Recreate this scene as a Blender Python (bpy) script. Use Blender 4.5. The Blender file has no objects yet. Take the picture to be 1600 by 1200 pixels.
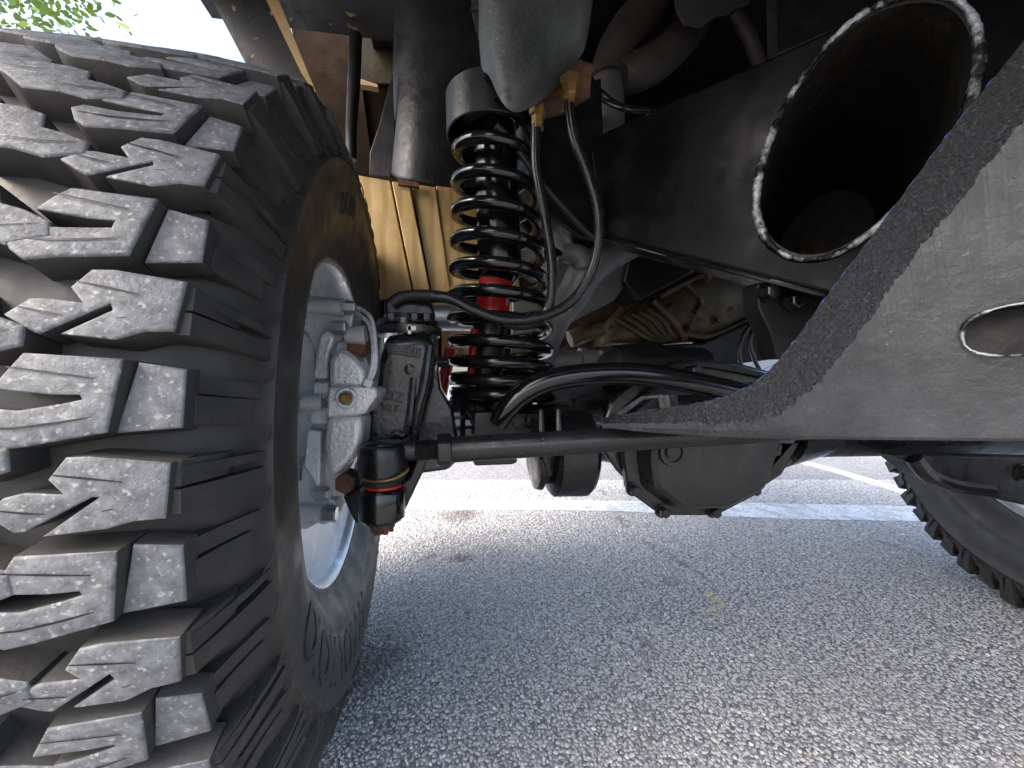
import bpy, bmesh, math, random
import numpy as np
from mathutils import Vector, Matrix
R = math.radians
rnd = random.Random(7)

# ------------------------------------------------------------------ camera, sky, sun, exposure
sc = bpy.context.scene
F = 625.0            # focal length in pixels of the 1600 x 1200 photograph
H = 0.503            # camera height
YAW = R(9)           # the camera looks 9 degrees to the right of the truck's long axis
cam_d = bpy.data.cameras.new('camera')
cam_d.sensor_width = 36; cam_d.lens = 36 * F / 1600; cam_d.clip_start = 0.01; cam_d.clip_end = 800
cam = bpy.data.objects.new('camera', cam_d)
cam.location = (0, 0, H); cam.rotation_euler = (R(90), 0, -YAW)
sc.collection.objects.link(cam); sc.camera = cam

SUN_AZ, SUN_EL = R(-118), R(48)      # direction towards the sun: azimuth from +Y clockwise
world = bpy.data.worlds.new('World'); sc.world = world; world.use_nodes = True
wn = world.node_tree.nodes; wl = world.node_tree.links
sky = wn.new('ShaderNodeTexSky'); sky.sky_type = 'NISHITA'; sky.sun_disc = False
sky.sun_elevation = SUN_EL; sky.sun_rotation = SUN_AZ
sky.air_density = 1.0; sky.dust_density = 5.0; sky.ozone_density = 1.0
wn['Background'].inputs['Strength'].default_value = 0.15
wl.new(sky.outputs['Color'], wn['Background'].inputs['Color'])
sun_d = bpy.data.lights.new('sun', 'SUN'); sun_d.energy = 0.65; sun_d.angle = R(34); sun_d.color = (1.0, 0.985, 0.96)
sun = bpy.data.objects.new('sun', sun_d); sc.collection.objects.link(sun)
sd = Vector((math.sin(SUN_AZ) * math.cos(SUN_EL), math.cos(SUN_AZ) * math.cos(SUN_EL), math.sin(SUN_EL)))
sun.rotation_euler = (-sd).to_track_quat('-Z', 'Y').to_euler()
vs = sc.view_settings
vs.view_transform = 'Standard'; vs.look = 'None'; vs.gamma = 1.0; vs.exposure = 2.1; vs.use_curve_mapping = False
sc.cycles.max_bounces = 8; sc.cycles.diffuse_bounces = 5; sc.cycles.use_denoising = True

# ------------------------------------------------------------------ helpers
cs, sn = math.cos(YAW), math.sin(YAW)
def W(px, py, y):
    """point of the truck's frame at distance y along the truck, seen at a photograph pixel"""
    k = (px - 800) / F
    v = y * (sn + k * cs) / (cs - k * sn)
    d = v * sn + y * cs
    return Vector((v, y, H - (py - 600) / F * d))
def GP(px, py):
    """point on the ground"""
    d = H * F / (py - 600); x = (px - 800) / F * d
    return Vector((x * cs + d * sn, -x * sn + d * cs, 0))
def pixel_m(px, y):
    """metres per photograph pixel at that place"""
    k = (px - 800) / F
    v = y * (sn + k * cs) / (cs - k * sn)
    return (v * sn + y * cs) / F
def plane_y(p0, y0, p1, y1):
    """distance y as a function of the pixel column, on the upright plane through two (column, y) pairs"""
    a, b = W(p0, 600, y0), W(p1, 600, y1)
    def f(px):
        k = (px - 800) / F; m = (sn + k * cs) / (cs - k * sn)
        s = (b.x - a.x) / (b.y - a.y)
        return (a.x - s * a.y) / (m - s)
    return f

def mat(name, col, rough=.5, metal=0.0, var=.25, vscale=9, bump=0.0, bscale=70, spots=(), coat=0.0, rvar=.15, wave=None, spec=.5):
    m = bpy.data.materials.new(name); m.use_nodes = True
    n, l = m.node_tree.nodes, m.node_tree.links
    b = n['Principled BSDF']; tc = n.new('ShaderNodeTexCoord')
    b.inputs['Metallic'].default_value = metal; b.inputs['Coat Weight'].default_value = coat; b.inputs['Coat Roughness'].default_value = .15
    b.inputs['Specular IOR Level'].default_value = spec
    def noise(scale, detail=5, rough_=.6, off=0.0):
        t = n.new('ShaderNodeTexNoise'); t.inputs['Scale'].default_value = scale; t.inputs['Detail'].default_value = detail
        t.inputs['Roughness'].default_value = rough_
        if off:
            mp = n.new('ShaderNodeMapping'); mp.inputs['Location'].default_value = (off, off * 1.7, off * .6)
            l.new(tc.outputs['Object'], mp.inputs[0]); l.new(mp.outputs[0], t.inputs['Vector'])
        else: l.new(tc.outputs['Object'], t.inputs['Vector'])
        return t.outputs['Fac']
    def ramp(fac, p0, p1, c0=(0, 0, 0, 1), c1=(1, 1, 1, 1)):
        r = n.new('ShaderNodeValToRGB'); r.color_ramp.elements[0].position = p0; r.color_ramp.elements[1].position = p1
        r.color_ramp.elements[0].color = c0; r.color_ramp.elements[1].color = c1
        l.new(fac, r.inputs[0]); return r.outputs[0]
    lo = tuple(c * (1 - var) for c in col) + (1,); hi = tuple(min(1, c * (1 + var)) for c in col) + (1,)
    c = ramp(noise(vscale), .3, .7, lo, hi)
    if wave:
        wcol, wscale, dist = wave
        w = n.new('ShaderNodeTexWave'); w.inputs['Scale'].default_value = wscale; w.inputs['Distortion'].default_value = dist
        w.inputs['Detail'].default_value = 3; w.inputs['Detail Scale'].default_value = .9
        l.new(tc.outputs['Object'], w.inputs['Vector'])
        mx = n.new('ShaderNodeMix'); mx.data_type = 'RGBA'
        l.new(ramp(w.outputs['Fac'], .05, .5), mx.inputs[0]); mx.inputs[6].default_value = tuple(wcol) + (1,); l.new(c, mx.inputs[7]); c = mx.outputs[2]
    for i, (sc_, th, soft, scol) in enumerate(spots):
        mx = n.new('ShaderNodeMix'); mx.data_type = 'RGBA'
        l.new(ramp(noise(sc_, 4, .55, 3.1 * (i + 1)), th, th + soft), mx.inputs[0]); l.new(c, mx.inputs[6]); mx.inputs[7].default_value = tuple(scol) + (1,); c = mx.outputs[2]
    l.new(c, b.inputs['Base Color'])
    rr = ramp(noise(vscale * 2.3, 4, .6, 9.0), .3, .7, (max(.03, rough - rvar),) * 3 + (1,), (min(1, rough + rvar),) * 3 + (1,))
    l.new(rr, b.inputs['Roughness'])
    if bump:
        bp = n.new('ShaderNodeBump'); bp.inputs['Strength'].default_value = bump; bp.inputs['Distance'].default_value = .002
        l.new(noise(bscale, 5, .6), bp.inputs['Height'])
        if wave:
            bp2 = n.new('ShaderNodeBump'); bp2.inputs['Strength'].default_value = .12; bp2.inputs['Distance'].default_value = .003
            l.new(w.outputs['Fac'], bp2.inputs['Height']); l.new(bp.outputs[0], bp2.inputs['Normal']); l.new(bp2.outputs[0], b.inputs['Normal'])
        else: l.new(bp.outputs[0], b.inputs['Normal'])
    return m

M = {}
M['tread'] = mat('worn_tread', (.145, .150, .160), .62, var=.4, vscale=130, bump=.35, bscale=420, spots=((260, .58, .1, (.33, .33, .33)), (85, .66, .05, (.36, .34, .27))))
M['rubber'] = mat('tyre_rubber', (.040, .0385, .0365), .56, var=.35, vscale=26, bump=.2, bscale=260, spec=.4, spots=((34, .60, .14, (.085, .08, .072)),))
M['sidewall'] = mat('tyre_sidewall', (.036, .034, .032), .52, var=.25, vscale=14, bump=.08, bscale=300, spec=.4, spots=((18, .58, .2, (.062, .057, .050)),))
M['letter'] = mat('tyre_lettering', (.022, .021, .022), .6, var=.2, vscale=30)
M['rim'] = mat('painted_rim', (.50, .58, .68), .30, var=.06, vscale=6, bump=.03, bscale=40)
M['rim_edge'] = mat('rim_flange', (.52, .54, .57), .35, metal=.6, var=.12, vscale=12)
M['silver'] = mat('cast_silver', (.60, .60, .60), .32, metal=.45, var=.14, vscale=18, bump=.7, bscale=230, spots=((26, .66, .08, (.40, .36, .32)),))
M['silver_smooth'] = mat('machined_silver', (.50, .50, .505), .34, metal=.4, var=.14, vscale=20, bump=.1, bscale=160)
M['rust'] = mat('rusty_iron', (.11, .050, .026), .8, var=.5, vscale=45, bump=.5, bscale=150, spots=((30, .55, .1, (.04, .022, .016)),))
M['black'] = mat('black_paint', (.007, .007, .0075), .30, var=.3, vscale=14, bump=.12, bscale=120, spots=((90, .70, .04, (.06, .057, .053)),))
M['black_gloss'] = mat('gloss_black_paint', (.005, .005, .0055), .18, var=.3, vscale=14, bump=.05, bscale=60, coat=.3)
M['cast_black'] = mat('black_casting', (.006, .006, .0065), .18, var=.3, vscale=30, bump=1.0, bscale=150, coat=.7)
M['satin_black'] = mat('satin_black_steel', (.014, .014, .0145), .33, var=.3, vscale=16, bump=.12, bscale=140, spots=((140, .68, .04, (.07, .07, .07)),))
M['frame_black'] = mat('black_frame_paint', (.004, .0043, .0047), .26, spec=.11, var=.3, vscale=7, bump=.06, bscale=80, spots=((160, .74, .02, (.25, .26, .26)), (30, .74, .03, (.05, .06, .06))))
M['arm_paint'] = mat('rough_arm_grey', (.046, .048, .053), .29, var=.3, vscale=30, bump=.5, bscale=120, spots=((60, .64, .05, (.075, .077, .083)), (14, .58, .12, (.03, .031, .034)), (200, .70, .03, (.14, .14, .145))))
M['arm_edge'] = mat('gritty_arm_band', (.008, .010, .014), .28, var=.6, vscale=220, bump=1.0, bscale=420, spots=((420, .57, .10, (.06, .066, .08)),))
M['blue_chip'] = mat('chipped_blue_paint', (.05, .14, .42), .5, var=.5, vscale=80, spots=((60, .52, .06, (.02, .021, .023)),))
M['bead'] = mat('bare_weld', (.42, .45, .48), .3, metal=.5, var=.35, vscale=60, bump=.9, bscale=200, spots=((30, .45, .08, (.012, .012, .013)),))
M['dark_rust'] = mat('dark_rust_lining', (.016, .014, .011), .55, var=.5, vscale=25, bump=.6, bscale=120, spots=((40, .66, .06, (.05, .028, .016)),))
M['red'] = mat('red_paint', (.40, .012, .010), .35, var=.1, vscale=12)
M['gold_wood'] = mat('gold_wood', (.50, .35, .15), .5, var=.25, vscale=9, bump=.3, bscale=60, wave=((.40, .26, .10), 9.0, 2.5))
M['gold_knot'] = mat('gold_knotty_wood', (.46, .31, .13), .5, var=.25, vscale=14, bump=.5, bscale=90, wave=((.36, .23, .085), 12.0, 5.0))
M['brown'] = mat('rust_brown_liner', (.020, .0115, .0065), .8, spec=.06, var=.55, vscale=9, bump=.5, bscale=60, spots=((14, .6, .12, (.042, .026, .012)), (60, .68, .05, (.008, .006, .005))))
M['gold_dirty'] = mat('tarnished_gold_panel', (.022, .016, .0065), .5, spec=.1, var=.5, vscale=14, bump=.4, bscale=120, spots=((50, .62, .08, (.08, .06, .025)),))
M['flaked'] = mat('flaked_black_paint', (.012, .012, .013), .6, var=.4, vscale=20, bump=.3, bscale=60, spots=((26, .62, .04, (.22, .15, .06)),))
M['pine'] = mat('pale_wood_edge', (.40, .27, .13), .6, var=.2, vscale=16, bump=.3, bscale=70)
M['galv'] = mat('grey_sheet_metal', (.075, .080, .078), .48, metal=.15, var=.35, vscale=12, bump=.8, bscale=150, spots=((150, .68, .03, (.26, .26, .26)), (8, .55, .2, (.04, .044, .039)), (30, .70, .06, (.09, .05, .025))))
M['under'] = mat('black_underseal', (.013, .013, .0135), .42, var=.4, vscale=10, bump=.6, bscale=75, spots=((120, .73, .02, (.2, .2, .2)),))
M['hose'] = mat('black_rubber_hose', (.012, .012, .013), .28, var=.3, vscale=20, coat=.1)
M['hose_matt'] = mat('matt_rubber_hose', (.014, .014, .014), .5, var=.3, vscale=25)
M['brass'] = mat('dull_brass', (.22, .13, .045), .5, metal=.5, var=.4, vscale=40, bump=.3, bscale=150)
M['manifold'] = mat('scaled_manifold', (.07, .06, .055), .6, metal=.2, var=.3, vscale=10, bump=.4, bscale=70, spots=((9, .52, .16, (.07, .03, .015)), (50, .68, .05, (.012, .01, .008))))
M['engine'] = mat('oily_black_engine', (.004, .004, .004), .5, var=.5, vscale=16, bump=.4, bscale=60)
M['alu'] = mat('stained_aluminium', (.10, .078, .048), .48, metal=.35, var=.5, vscale=14, bump=.45, bscale=90, spots=((12, .52, .14, (.10, .048, .018)), (26, .58, .08, (.022, .018, .014))))
M['greypipe'] = mat('grey_cast_pipe', (.17, .17, .17), .5, metal=.3, var=.25, vscale=14, bump=.2, bscale=90, spots=((18, .62, .1, (.16, .09, .06)),))
M['zinc'] = mat('zinc_steel', (.40, .42, .44), .32, metal=.8, var=.2, vscale=14)
M['white_panel'] = mat('white_ribbed_panel', (.62, .63, .66), .4, var=.08, vscale=8)
M['white_plastic'] = mat('white_plastic', (.75, .74, .70), .5, var=.05)
M['bark'] = mat('bark', (.12, .085, .06), .9, var=.4, vscale=8, bump=.8, bscale=30)
M['leaf'] = mat('green_leaf', (.17, .27, .03), .55, var=.35, vscale=2)
M['leaf_red'] = mat('orange_leaf', (.42, .27, .05), .55, var=.3, vscale=2)
M['dry_leaf'] = mat('dry_leaf', (.58, .47, .24), .7, var=.3, vscale=60)
M['road_paint'] = mat('worn_road_paint', (.60, .61, .605), .7, var=.15, vscale=10, bump=.5, bscale=240, spots=((16, .50, .10, (.44, .43, .40)),))

def curve2(pts, n):
    """smooth run of n + 1 points through 2-D points"""
    k = len(pts); out = []
    for q in range(n + 1):
        f = q / n * (k - 1); i = min(int(f), k - 2); t = f - i
        a, b, c, d = pts[max(i - 1, 0)], pts[i], pts[i + 1], pts[min(i + 2, k - 1)]
        out.append(tuple(.5 * (2 * b[j] + (c[j] - a[j]) * t + (2 * a[j] - 5 * b[j] + 4 * c[j] - d[j]) * t * t + (3 * b[j] - a[j] - 3 * c[j] + d[j]) * t ** 3) for j in (0, 1)))
    return out
class MB:
    """collects the faces of one mesh"""
    def __init__(s): s.v = []; s.f = []; s.m = []; s.mi = 0
    def add(s, vs_, fs):
        o = len(s.v); s.v += [tuple(p) for p in vs_]; s.f += [tuple(i + o for i in f) for f in fs]; s.m += [s.mi] * len(fs); return s
    def prism(s, pts, vec, scale=1.0):
        n = len(pts); vec = Vector(vec); pts = [Vector(p) for p in pts]; c = sum(pts, Vector()) / n
        q = [c + (p - c) * scale + vec for p in pts]
        return s.add(pts + q, [tuple(range(n))[::-1], tuple(range(n, 2 * n))] + [(i, (i + 1) % n, n + (i + 1) % n, n + i) for i in range(n)])
    def box(s, c, size, rot=None):
        c = Vector(c); vs_ = []
        for x in (-.5, .5):
            for y in (-.5, .5):
                for z in (-.5, .5):
                    p = Vector((x * size[0], y * size[1], z * size[2]))
                    vs_.append(c + (rot @ p if rot else p))
        return s.add(vs_, [(0, 1, 3, 2), (4, 6, 7, 5), (0, 4, 5, 1), (2, 3, 7, 6), (0, 2, 6, 4), (1, 5, 7, 3)])
    def tube(s, pts, r, n=12, caps=True, closed=False, smooth=0):
        pts = [Vector(p) for p in pts]
        rs = list(r) if isinstance(r, (list, tuple)) else [r] * len(pts)
        if smooth:
            P, Q = [], []; k = len(pts)
            for i in range(k - 1):
                a, b, c, d = pts[max(i - 1, 0)], pts[i], pts[i + 1], pts[min(i + 2, k - 1)]
                for j in range(smooth):
                    t = j / smooth
                    P.append(.5 * ((2 * b) + (c - a) * t + (2 * a - 5 * b + 4 * c - d) * t * t + (3 * b - a - 3 * c + d) * t ** 3)); Q.append(rs[i] * (1 - t) + rs[i + 1] * t)
            P.append(pts[-1]); Q.append(rs[-1]); pts, rs = P, Q
        k = len(pts); tan = []
        for i in range(k):
            if closed: t = pts[(i + 1) % k] - pts[i - 1]
            else: t = pts[min(i + 1, k - 1)] - pts[max(i - 1, 0)]
            tan.append(t.normalized())
        up = Vector((0, 0, 1)) if abs(tan[0].z) < .9 else Vector((1, 0, 0))
        nrm = (up - tan[0] * up.dot(tan[0])).normalized(); vs_ = []
        for i in range(k):
            nrm = (nrm - tan[i] * nrm.dot(tan[i])).normalized(); bi = tan[i].cross(nrm)
            for j in range(n):
                a = 2 * math.pi * j / n
                vs_.append(pts[i] + (nrm * math.cos(a) + bi * math.sin(a)) * rs[i])
        fs = []
        for i in range(k if closed else k - 1):
            for j in range(n):
                a, b = i * n, ((i + 1) % k) * n
                fs.append((a + j, a + (j + 1) % n, b + (j + 1) % n, b + j))
        if caps and not closed: fs += [tuple(range(n))[::-1], tuple(range((k - 1) * n, k * n))]
        return s.add(vs_, fs)
    def lathe(s, o, axis, prof, n=48, caps=True, a0=0.0, a1=2 * math.pi):
        """prof: (distance along the axis, radius)"""
        o = Vector(o); ax = Vector(axis).normalized()
        u = Vector((0, 0, 1)) if abs(ax.z) < .9 else Vector((1, 0, 0))
        u = (u - ax * u.dot(ax)).normalized(); w = ax.cross(u); vs_ = []
        for h, r in prof:
            for j in range(n):
                a = 2 * math.pi * j / n
                vs_.append(o + ax * h + (u * math.cos(a) + w * math.sin(a)) * r)
        k = len(prof); fs = [(i * n + j, i * n + (j + 1) % n, (i + 1) * n + (j + 1) % n, (i + 1) * n + j) for i in range(k - 1) for j in range(n)]
        if caps: fs += [tuple(range(n))[::-1], tuple(range((k - 1) * n, k * n))]
        return s.add(vs_, fs)
    def grid(s, rows):
        a, b = len(rows), len(rows[0])
        return s.add([p for r in rows for p in r], [(i * b + j, i * b + j + 1, (i + 1) * b + j + 1, (i + 1) * b + j) for i in range(a - 1) for j in range(b - 1)])
    def bolt(s, c, axis, r, h):
        ax = Vector(axis).normalized(); c = Vector(c)
        s.lathe(c - ax * h * .02, ax, [(0, r * 1.35), (h * .22, r * 1.3)], 16)
        return s.lathe(c + ax * h * .2, ax, [(0, r), (h * .7, r), (h * .8, r * .82)], 6)
    def mesh(s, name, mats, shift=None, sharp=35, fix=True):
        me = bpy.data.meshes.new(name)
        v = s.v if shift is None else [(p[0] - shift[0], p[1] - shift[1], p[2] - shift[2]) for p in s.v]
        me.from_pydata(v, [], s.f)
        for m in (mats if isinstance(mats, (list, tuple)) else [mats]): me.materials.append(M[m])
        me.polygons.foreach_set('material_index', s.m)
        if fix:
            bm = bmesh.new(); bm.from_mesh(me); bmesh.ops.recalc_face_normals(bm, faces=bm.faces); bm.to_mesh(me); bm.free()
        if sharp:
            me.polygons.foreach_set('use_smooth', [True] * len(me.polygons)); me.set_sharp_from_angle(angle=R(sharp))
        me.update(); return me
    def build(s, name, mats, parent=None, local=False, sharp=35, bevel=0.0, seg=2, solid=0.0):
        sh = None
        if parent is not None and not local:
            sh = Vector(parent.location); q = parent.parent
            while q is not None: sh = sh + q.location; q = q.parent
        o = bpy.data.objects.new(name, s.mesh(name, mats, sh, sharp)); sc.collection.objects.link(o); o.parent = parent
        if solid:
            md = o.modifiers.new('thickness', 'SOLIDIFY'); md.thickness = solid; md.offset = 0
        if bevel:
            md = o.modifiers.new('bevel', 'BEVEL'); md.width = bevel; md.segments = seg; md.limit_method = 'ANGLE'; md.angle_limit = R(32)
        return o

def tag(o, label, cat, group=None):
    o['label'] = label; o['category'] = cat
    if group: o['group'] = group
    return o
def thing(name, loc, label, cat, group=None):
    o = bpy.data.objects.new(name, None); o.empty_display_size = .05; o.location = loc; sc.collection.objects.link(o)
    return tag(o, label, cat, group)
def cut(o, cutter_mb, inner='black'):
    """cuts a shape out of a mesh and throws the cutter away"""
    c = bpy.data.objects.new('cutter', cutter_mb.mesh('cutter', inner)); sc.collection.objects.link(c)
    mats = [m for m in o.data.materials] + [M[inner]]
    md = o.modifiers.new('cut', 'BOOLEAN'); md.operation = 'DIFFERENCE'; md.object = c; md.solver = 'EXACT'; md.material_mode = 'TRANSFER'
    bpy.context.view_layer.update()
    me = bpy.data.meshes.new_from_object(o.evaluated_get(bpy.context.evaluated_depsgraph_get()))
    ids = [min(p.material_index, len(mats) - 1) for p in me.polygons]
    o.modifiers.clear(); o.data = me; me.materials.clear()
    for m in mats: me.materials.append(m)
    me.polygons.foreach_set('material_index', ids)
    bpy.data.objects.remove(c)
def text_shape(s, size, extrude):
    cu = bpy.data.curves.new('t', 'FONT'); cu.body = s; cu.size = size; cu.extrude = extrude; cu.resolution_u = 3; cu.align_x = 'CENTER'; cu.align_y = 'CENTER'; cu.offset = size * .012
    o = bpy.data.objects.new('t', cu); sc.collection.objects.link(o); bpy.context.view_layer.update()
    me = bpy.data.meshes.new_from_object(o.evaluated_get(bpy.context.evaluated_depsgraph_get()))
    v = [tuple(p.co) for p in me.vertices]; f = [tuple(p.vertices) for p in me.polygons]
    bpy.data.objects.remove(o); bpy.data.curves.remove(cu); bpy.data.meshes.remove(me)
    return v, f
AX = Vector((1, 0, 0)); FWD = Vector((0, 1, 0)); UP = Vector((0, 0, 1))

# ------------------------------------------------------------------ ground
def ground_material():
    m = bpy.data.materials.new('asphalt'); m.use_nodes = True
    n, l = m.node_tree.nodes, m.node_tree.links; b = n['Principled BSDF']; tc = n.new('ShaderNodeTexCoord')
    vo = n.new('ShaderNodeTexVoronoi'); vo.inputs['Scale'].default_value = 130; l.new(tc.outputs['Object'], vo.inputs['Vector'])
    r = n.new('ShaderNodeValToRGB'); r.color_ramp.elements[0].color = (.17, .168, .165, 1); r.color_ramp.elements[1].color = (.47, .465, .455, 1)
    l.new(vo.outputs['Color'], r.inputs[0])
    no = n.new('ShaderNodeTexNoise'); no.inputs['Scale'].default_value = 1.6; no.inputs['Detail'].default_value = 6; l.new(tc.outputs['Object'], no.inputs['Vector'])
    mx = n.new('ShaderNodeMix'); mx.data_type = 'RGBA'; mx.blend_type = 'MULTIPLY'; mx.inputs[0].default_value = .55
    l.new(r.outputs[0], mx.inputs[6]); r2 = n.new('ShaderNodeValToRGB'); r2.color_ramp.elements[0].position = .3; r2.color_ramp.elements[1].position = .7
    r2.color_ramp.elements[0].color = (.6, .6, .6, 1); r2.color_ramp.elements[1].color = (1, 1, 1, 1); l.new(no.outputs['Fac'], r2.inputs[0]); l.new(r2.outputs[0], mx.inputs[7])
    ve = n.new('ShaderNodeTexVoronoi'); ve.feature = 'DISTANCE_TO_EDGE'; ve.inputs['Scale'].default_value = 130; l.new(tc.outputs['Object'], ve.inputs['Vector'])
    r3 = n.new('ShaderNodeValToRGB'); r3.color_ramp.elements[0].color = (.5, .49, .48, 1); r3.color_ramp.elements[1].position = .16; l.new(ve.outputs['Distance'], r3.inputs[0])
    mx3 = n.new('ShaderNodeMix'); mx3.data_type = 'RGBA'; mx3.blend_type = 'MULTIPLY'; mx3.inputs[0].default_value = 1; l.new(mx.outputs[2], mx3.inputs[6]); l.new(r3.outputs[0], mx3.inputs[7])
    l.new(mx3.outputs[2], b.inputs['Base Color']); b.inputs['Roughness'].default_value = .85
    bp = n.new('ShaderNodeBump'); bp.inputs['Strength'].default_value = .8; bp.inputs['Distance'].default_value = .004; bp.invert = True
    l.new(vo.outputs['Distance'], bp.inputs['Height']); l.new(bp.outputs[0], b.inputs['Normal'])
    return m
def chip_material():
    m = bpy.data.materials.new('stone_chippings'); m.use_nodes = True
    n, l = m.node_tree.nodes, m.node_tree.links; b = n['Principled BSDF']; ge = n.new('ShaderNodeNewGeometry'); tc = n.new('ShaderNodeTexCoord')
    r = n.new('ShaderNodeValToRGB'); e = r.color_ramp.elements
    e[0].color = (.30, .30, .30, 1); e[1].color = (.66, .66, .65, 1)
    for p, c in ((.3, (.40, .40, .405)), (.55, (.45, .45, .445)), (.8, (.52, .52, .525)), (.94, (.47, .40, .33))):
        q = e.new(p); q.color = c + (1,)
    l.new(ge.outputs['Random Per Island'], r.inputs[0])
    at = n.new('ShaderNodeAttribute'); at.attribute_name = 'stain'
    mx = n.new('ShaderNodeMix'); mx.data_type = 'RGBA'; l.new(at.outputs['Fac'], mx.inputs[0]); l.new(r.outputs[0], mx.inputs[6]); mx.inputs[7].default_value = (.085, .06, .045, 1)
    l.new(mx.outputs[2], b.inputs['Base Color']); b.inputs['Roughness'].default_value = .7
    no = n.new('ShaderNodeTexNoise'); no.inputs['Scale'].default_value = 900; l.new(tc.outputs['Object'], no.inputs['Vector'])
    bp = n.new('ShaderNodeBump'); bp.inputs['Strength'].default_value = .4; bp.inputs['Distance'].default_value = .001; l.new(no.outputs['Fac'], bp.inputs['Height']); l.new(bp.outputs[0], b.inputs['Normal'])
    return m
M['asphalt'] = ground_material(); M['chips'] = chip_material()
g = MB(); g.add([(-150, -150, 0), (150, -150, 0), (150, 150, 0), (-150, 150, 0)], [(0, 1, 2, 3)])
o = g.build('ground', 'asphalt', sharp=0); o['kind'] = 'structure'

def chippings():
    rg = np.random.default_rng(3); pts = []
    d = .36
    while d < 2.1:
        sp = .0060 * (.68 + .45 * d)
        x = np.arange(-.62 * d, 1.42 * d, sp)
        pts.append(np.c_[x + rg.uniform(-.42, .42, len(x)) * sp, d + rg.uniform(-.42, .42, len(x)) * sp, np.full(len(x), sp)])
        d += sp
    p = np.concatenate(pts); N = len(p)
    wx = p[:, 0] * cs + p[:, 1] * sn; wy = -p[:, 0] * sn + p[:, 1] * cs
    sz = p[:, 2] * rg.uniform(.40, .72, N); hz = sz * rg.uniform(.35, .85, N)
    base = rg.uniform(-.0016, .0004, N); n = 5; ang0 = rg.uniform(0, 6.28, N); el = rg.uniform(.7, 1.3, N)
    V = np.zeros((N, 2 * n + 1, 3))
    for j in range(n):
        a = 2 * np.pi * j / n + rg.uniform(-.3, .3, N); rr = rg.uniform(.8, 1.15, N)
        for k, (s_, h_) in enumerate(((1.0, 0.0), (.74, .78))):
            lx = np.cos(a) * rr * s_ * sz * el; ly = np.sin(a) * rr * s_ * sz / el
            V[:, k * n + j, 0] = wx + lx * np.cos(ang0) - ly * np.sin(ang0); V[:, k * n + j, 1] = wy + lx * np.sin(ang0) + ly * np.cos(ang0)
            V[:, k * n + j, 2] = base + (hz * h_ * rg.uniform(.8, 1.15, N) if k else -.002)
    V[:, 2 * n, 0] = wx; V[:, 2 * n, 1] = wy; V[:, 2 * n, 2] = base + hz
    T = []
    for j in range(n):
        k = (j + 1) % n
        T += [(j, k, n + k), (j, n + k, n + j), (n + j, n + k, 2 * n)]
    T = np.array(T); FA = (T[None] + (np.arange(N) * (2 * n + 1))[:, None, None]).reshape(-1, 3)
    me = bpy.data.meshes.new('chippings'); me.vertices.add(N * (2 * n + 1)); me.vertices.foreach_set('co', V.reshape(-1))
    me.loops.add(len(FA) * 3); me.loops.foreach_set('vertex_index', FA.reshape(-1).astype(np.int32))
    me.polygons.add(len(FA)); me.polygons.foreach_set('loop_start', (np.arange(len(FA)) * 3).astype(np.int32))
    st = np.zeros(N)
    for (px, py, rx, ry, k) in ((720, 806, 32, 11, .8), (673, 871, 13, 6, .7), (722, 872, 22, 7, .8), (575, 1040, 62, 46, .85), (1010, 640, 1, 1, 0), (600, 985, 30, 25, .3)):
        c = GP(px, py); a = GP(px + rx, py) - c; b = GP(px, py + ry) - c
        q = ((wx - c.x) * a.x + (wy - c.y) * a.y) / a.length_squared; w = ((wx - c.x) * b.x + (wy - c.y) * b.y) / b.length_squared
        dd = np.sqrt(q * q + w * w) + rg.uniform(-.35, .35, N); st = np.maximum(st, k * np.clip(1.6 - 1.3 * dd, 0, 1))
    def crack(pl, wdt, k):
        nonlocal st
        pl = [GP(*p) for p in pl]
        for a, b in zip(pl, pl[1:]):
            t = np.clip(((wx - a.x) * (b.x - a.x) + (wy - a.y) * (b.y - a.y)) / (b - a).length_squared, 0, 1)
            wob = .012 * np.sin(wx * 37 + wy * 23) + .005 * np.sin(wx * 121 - wy * 90)
            dd = np.abs(np.hypot(wx - a.x - t * (b.x - a.x), wy - a.y - t * (b.y - a.y)) + wob)
            st = np.maximum(st, k * (dd < wdt) * rg.uniform(.4, 1, N))
    crack([(940, 768), (985, 830), (1060, 880), (1110, 905)], .006, .7); crack([(1060, 880), (1020, 980), (1005, 1090), (1000, 1220)], .004, .6)
    crack([(1260, 800), (1330, 830), (1420, 860), (1500, 905)], .005, .6)
    st = np.maximum(st, .35 * np.clip(np.sin(wx * 5.1 + 1.3) * np.sin(wy * 6.3 + wx * 2) - .55 + rg.uniform(-.2, .2, N), 0, 1)); st = np.maximum(st, .5 * (rg.random(N) < .012))
    at = me.attributes.new('stain', 'FLOAT', 'POINT'); at.data.foreach_set('value', np.repeat(st, 2 * n + 1))
    me.materials.append(M['chips']); me.update(); me.validate()
    o = bpy.data.objects.new('stone_chippings', me); sc.collection.objects.link(o); o['kind'] = 'stuff'
    o['label'] = 'grey stone chippings set in the rough asphalt'; o['category'] = 'asphalt'
chippings()

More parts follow.
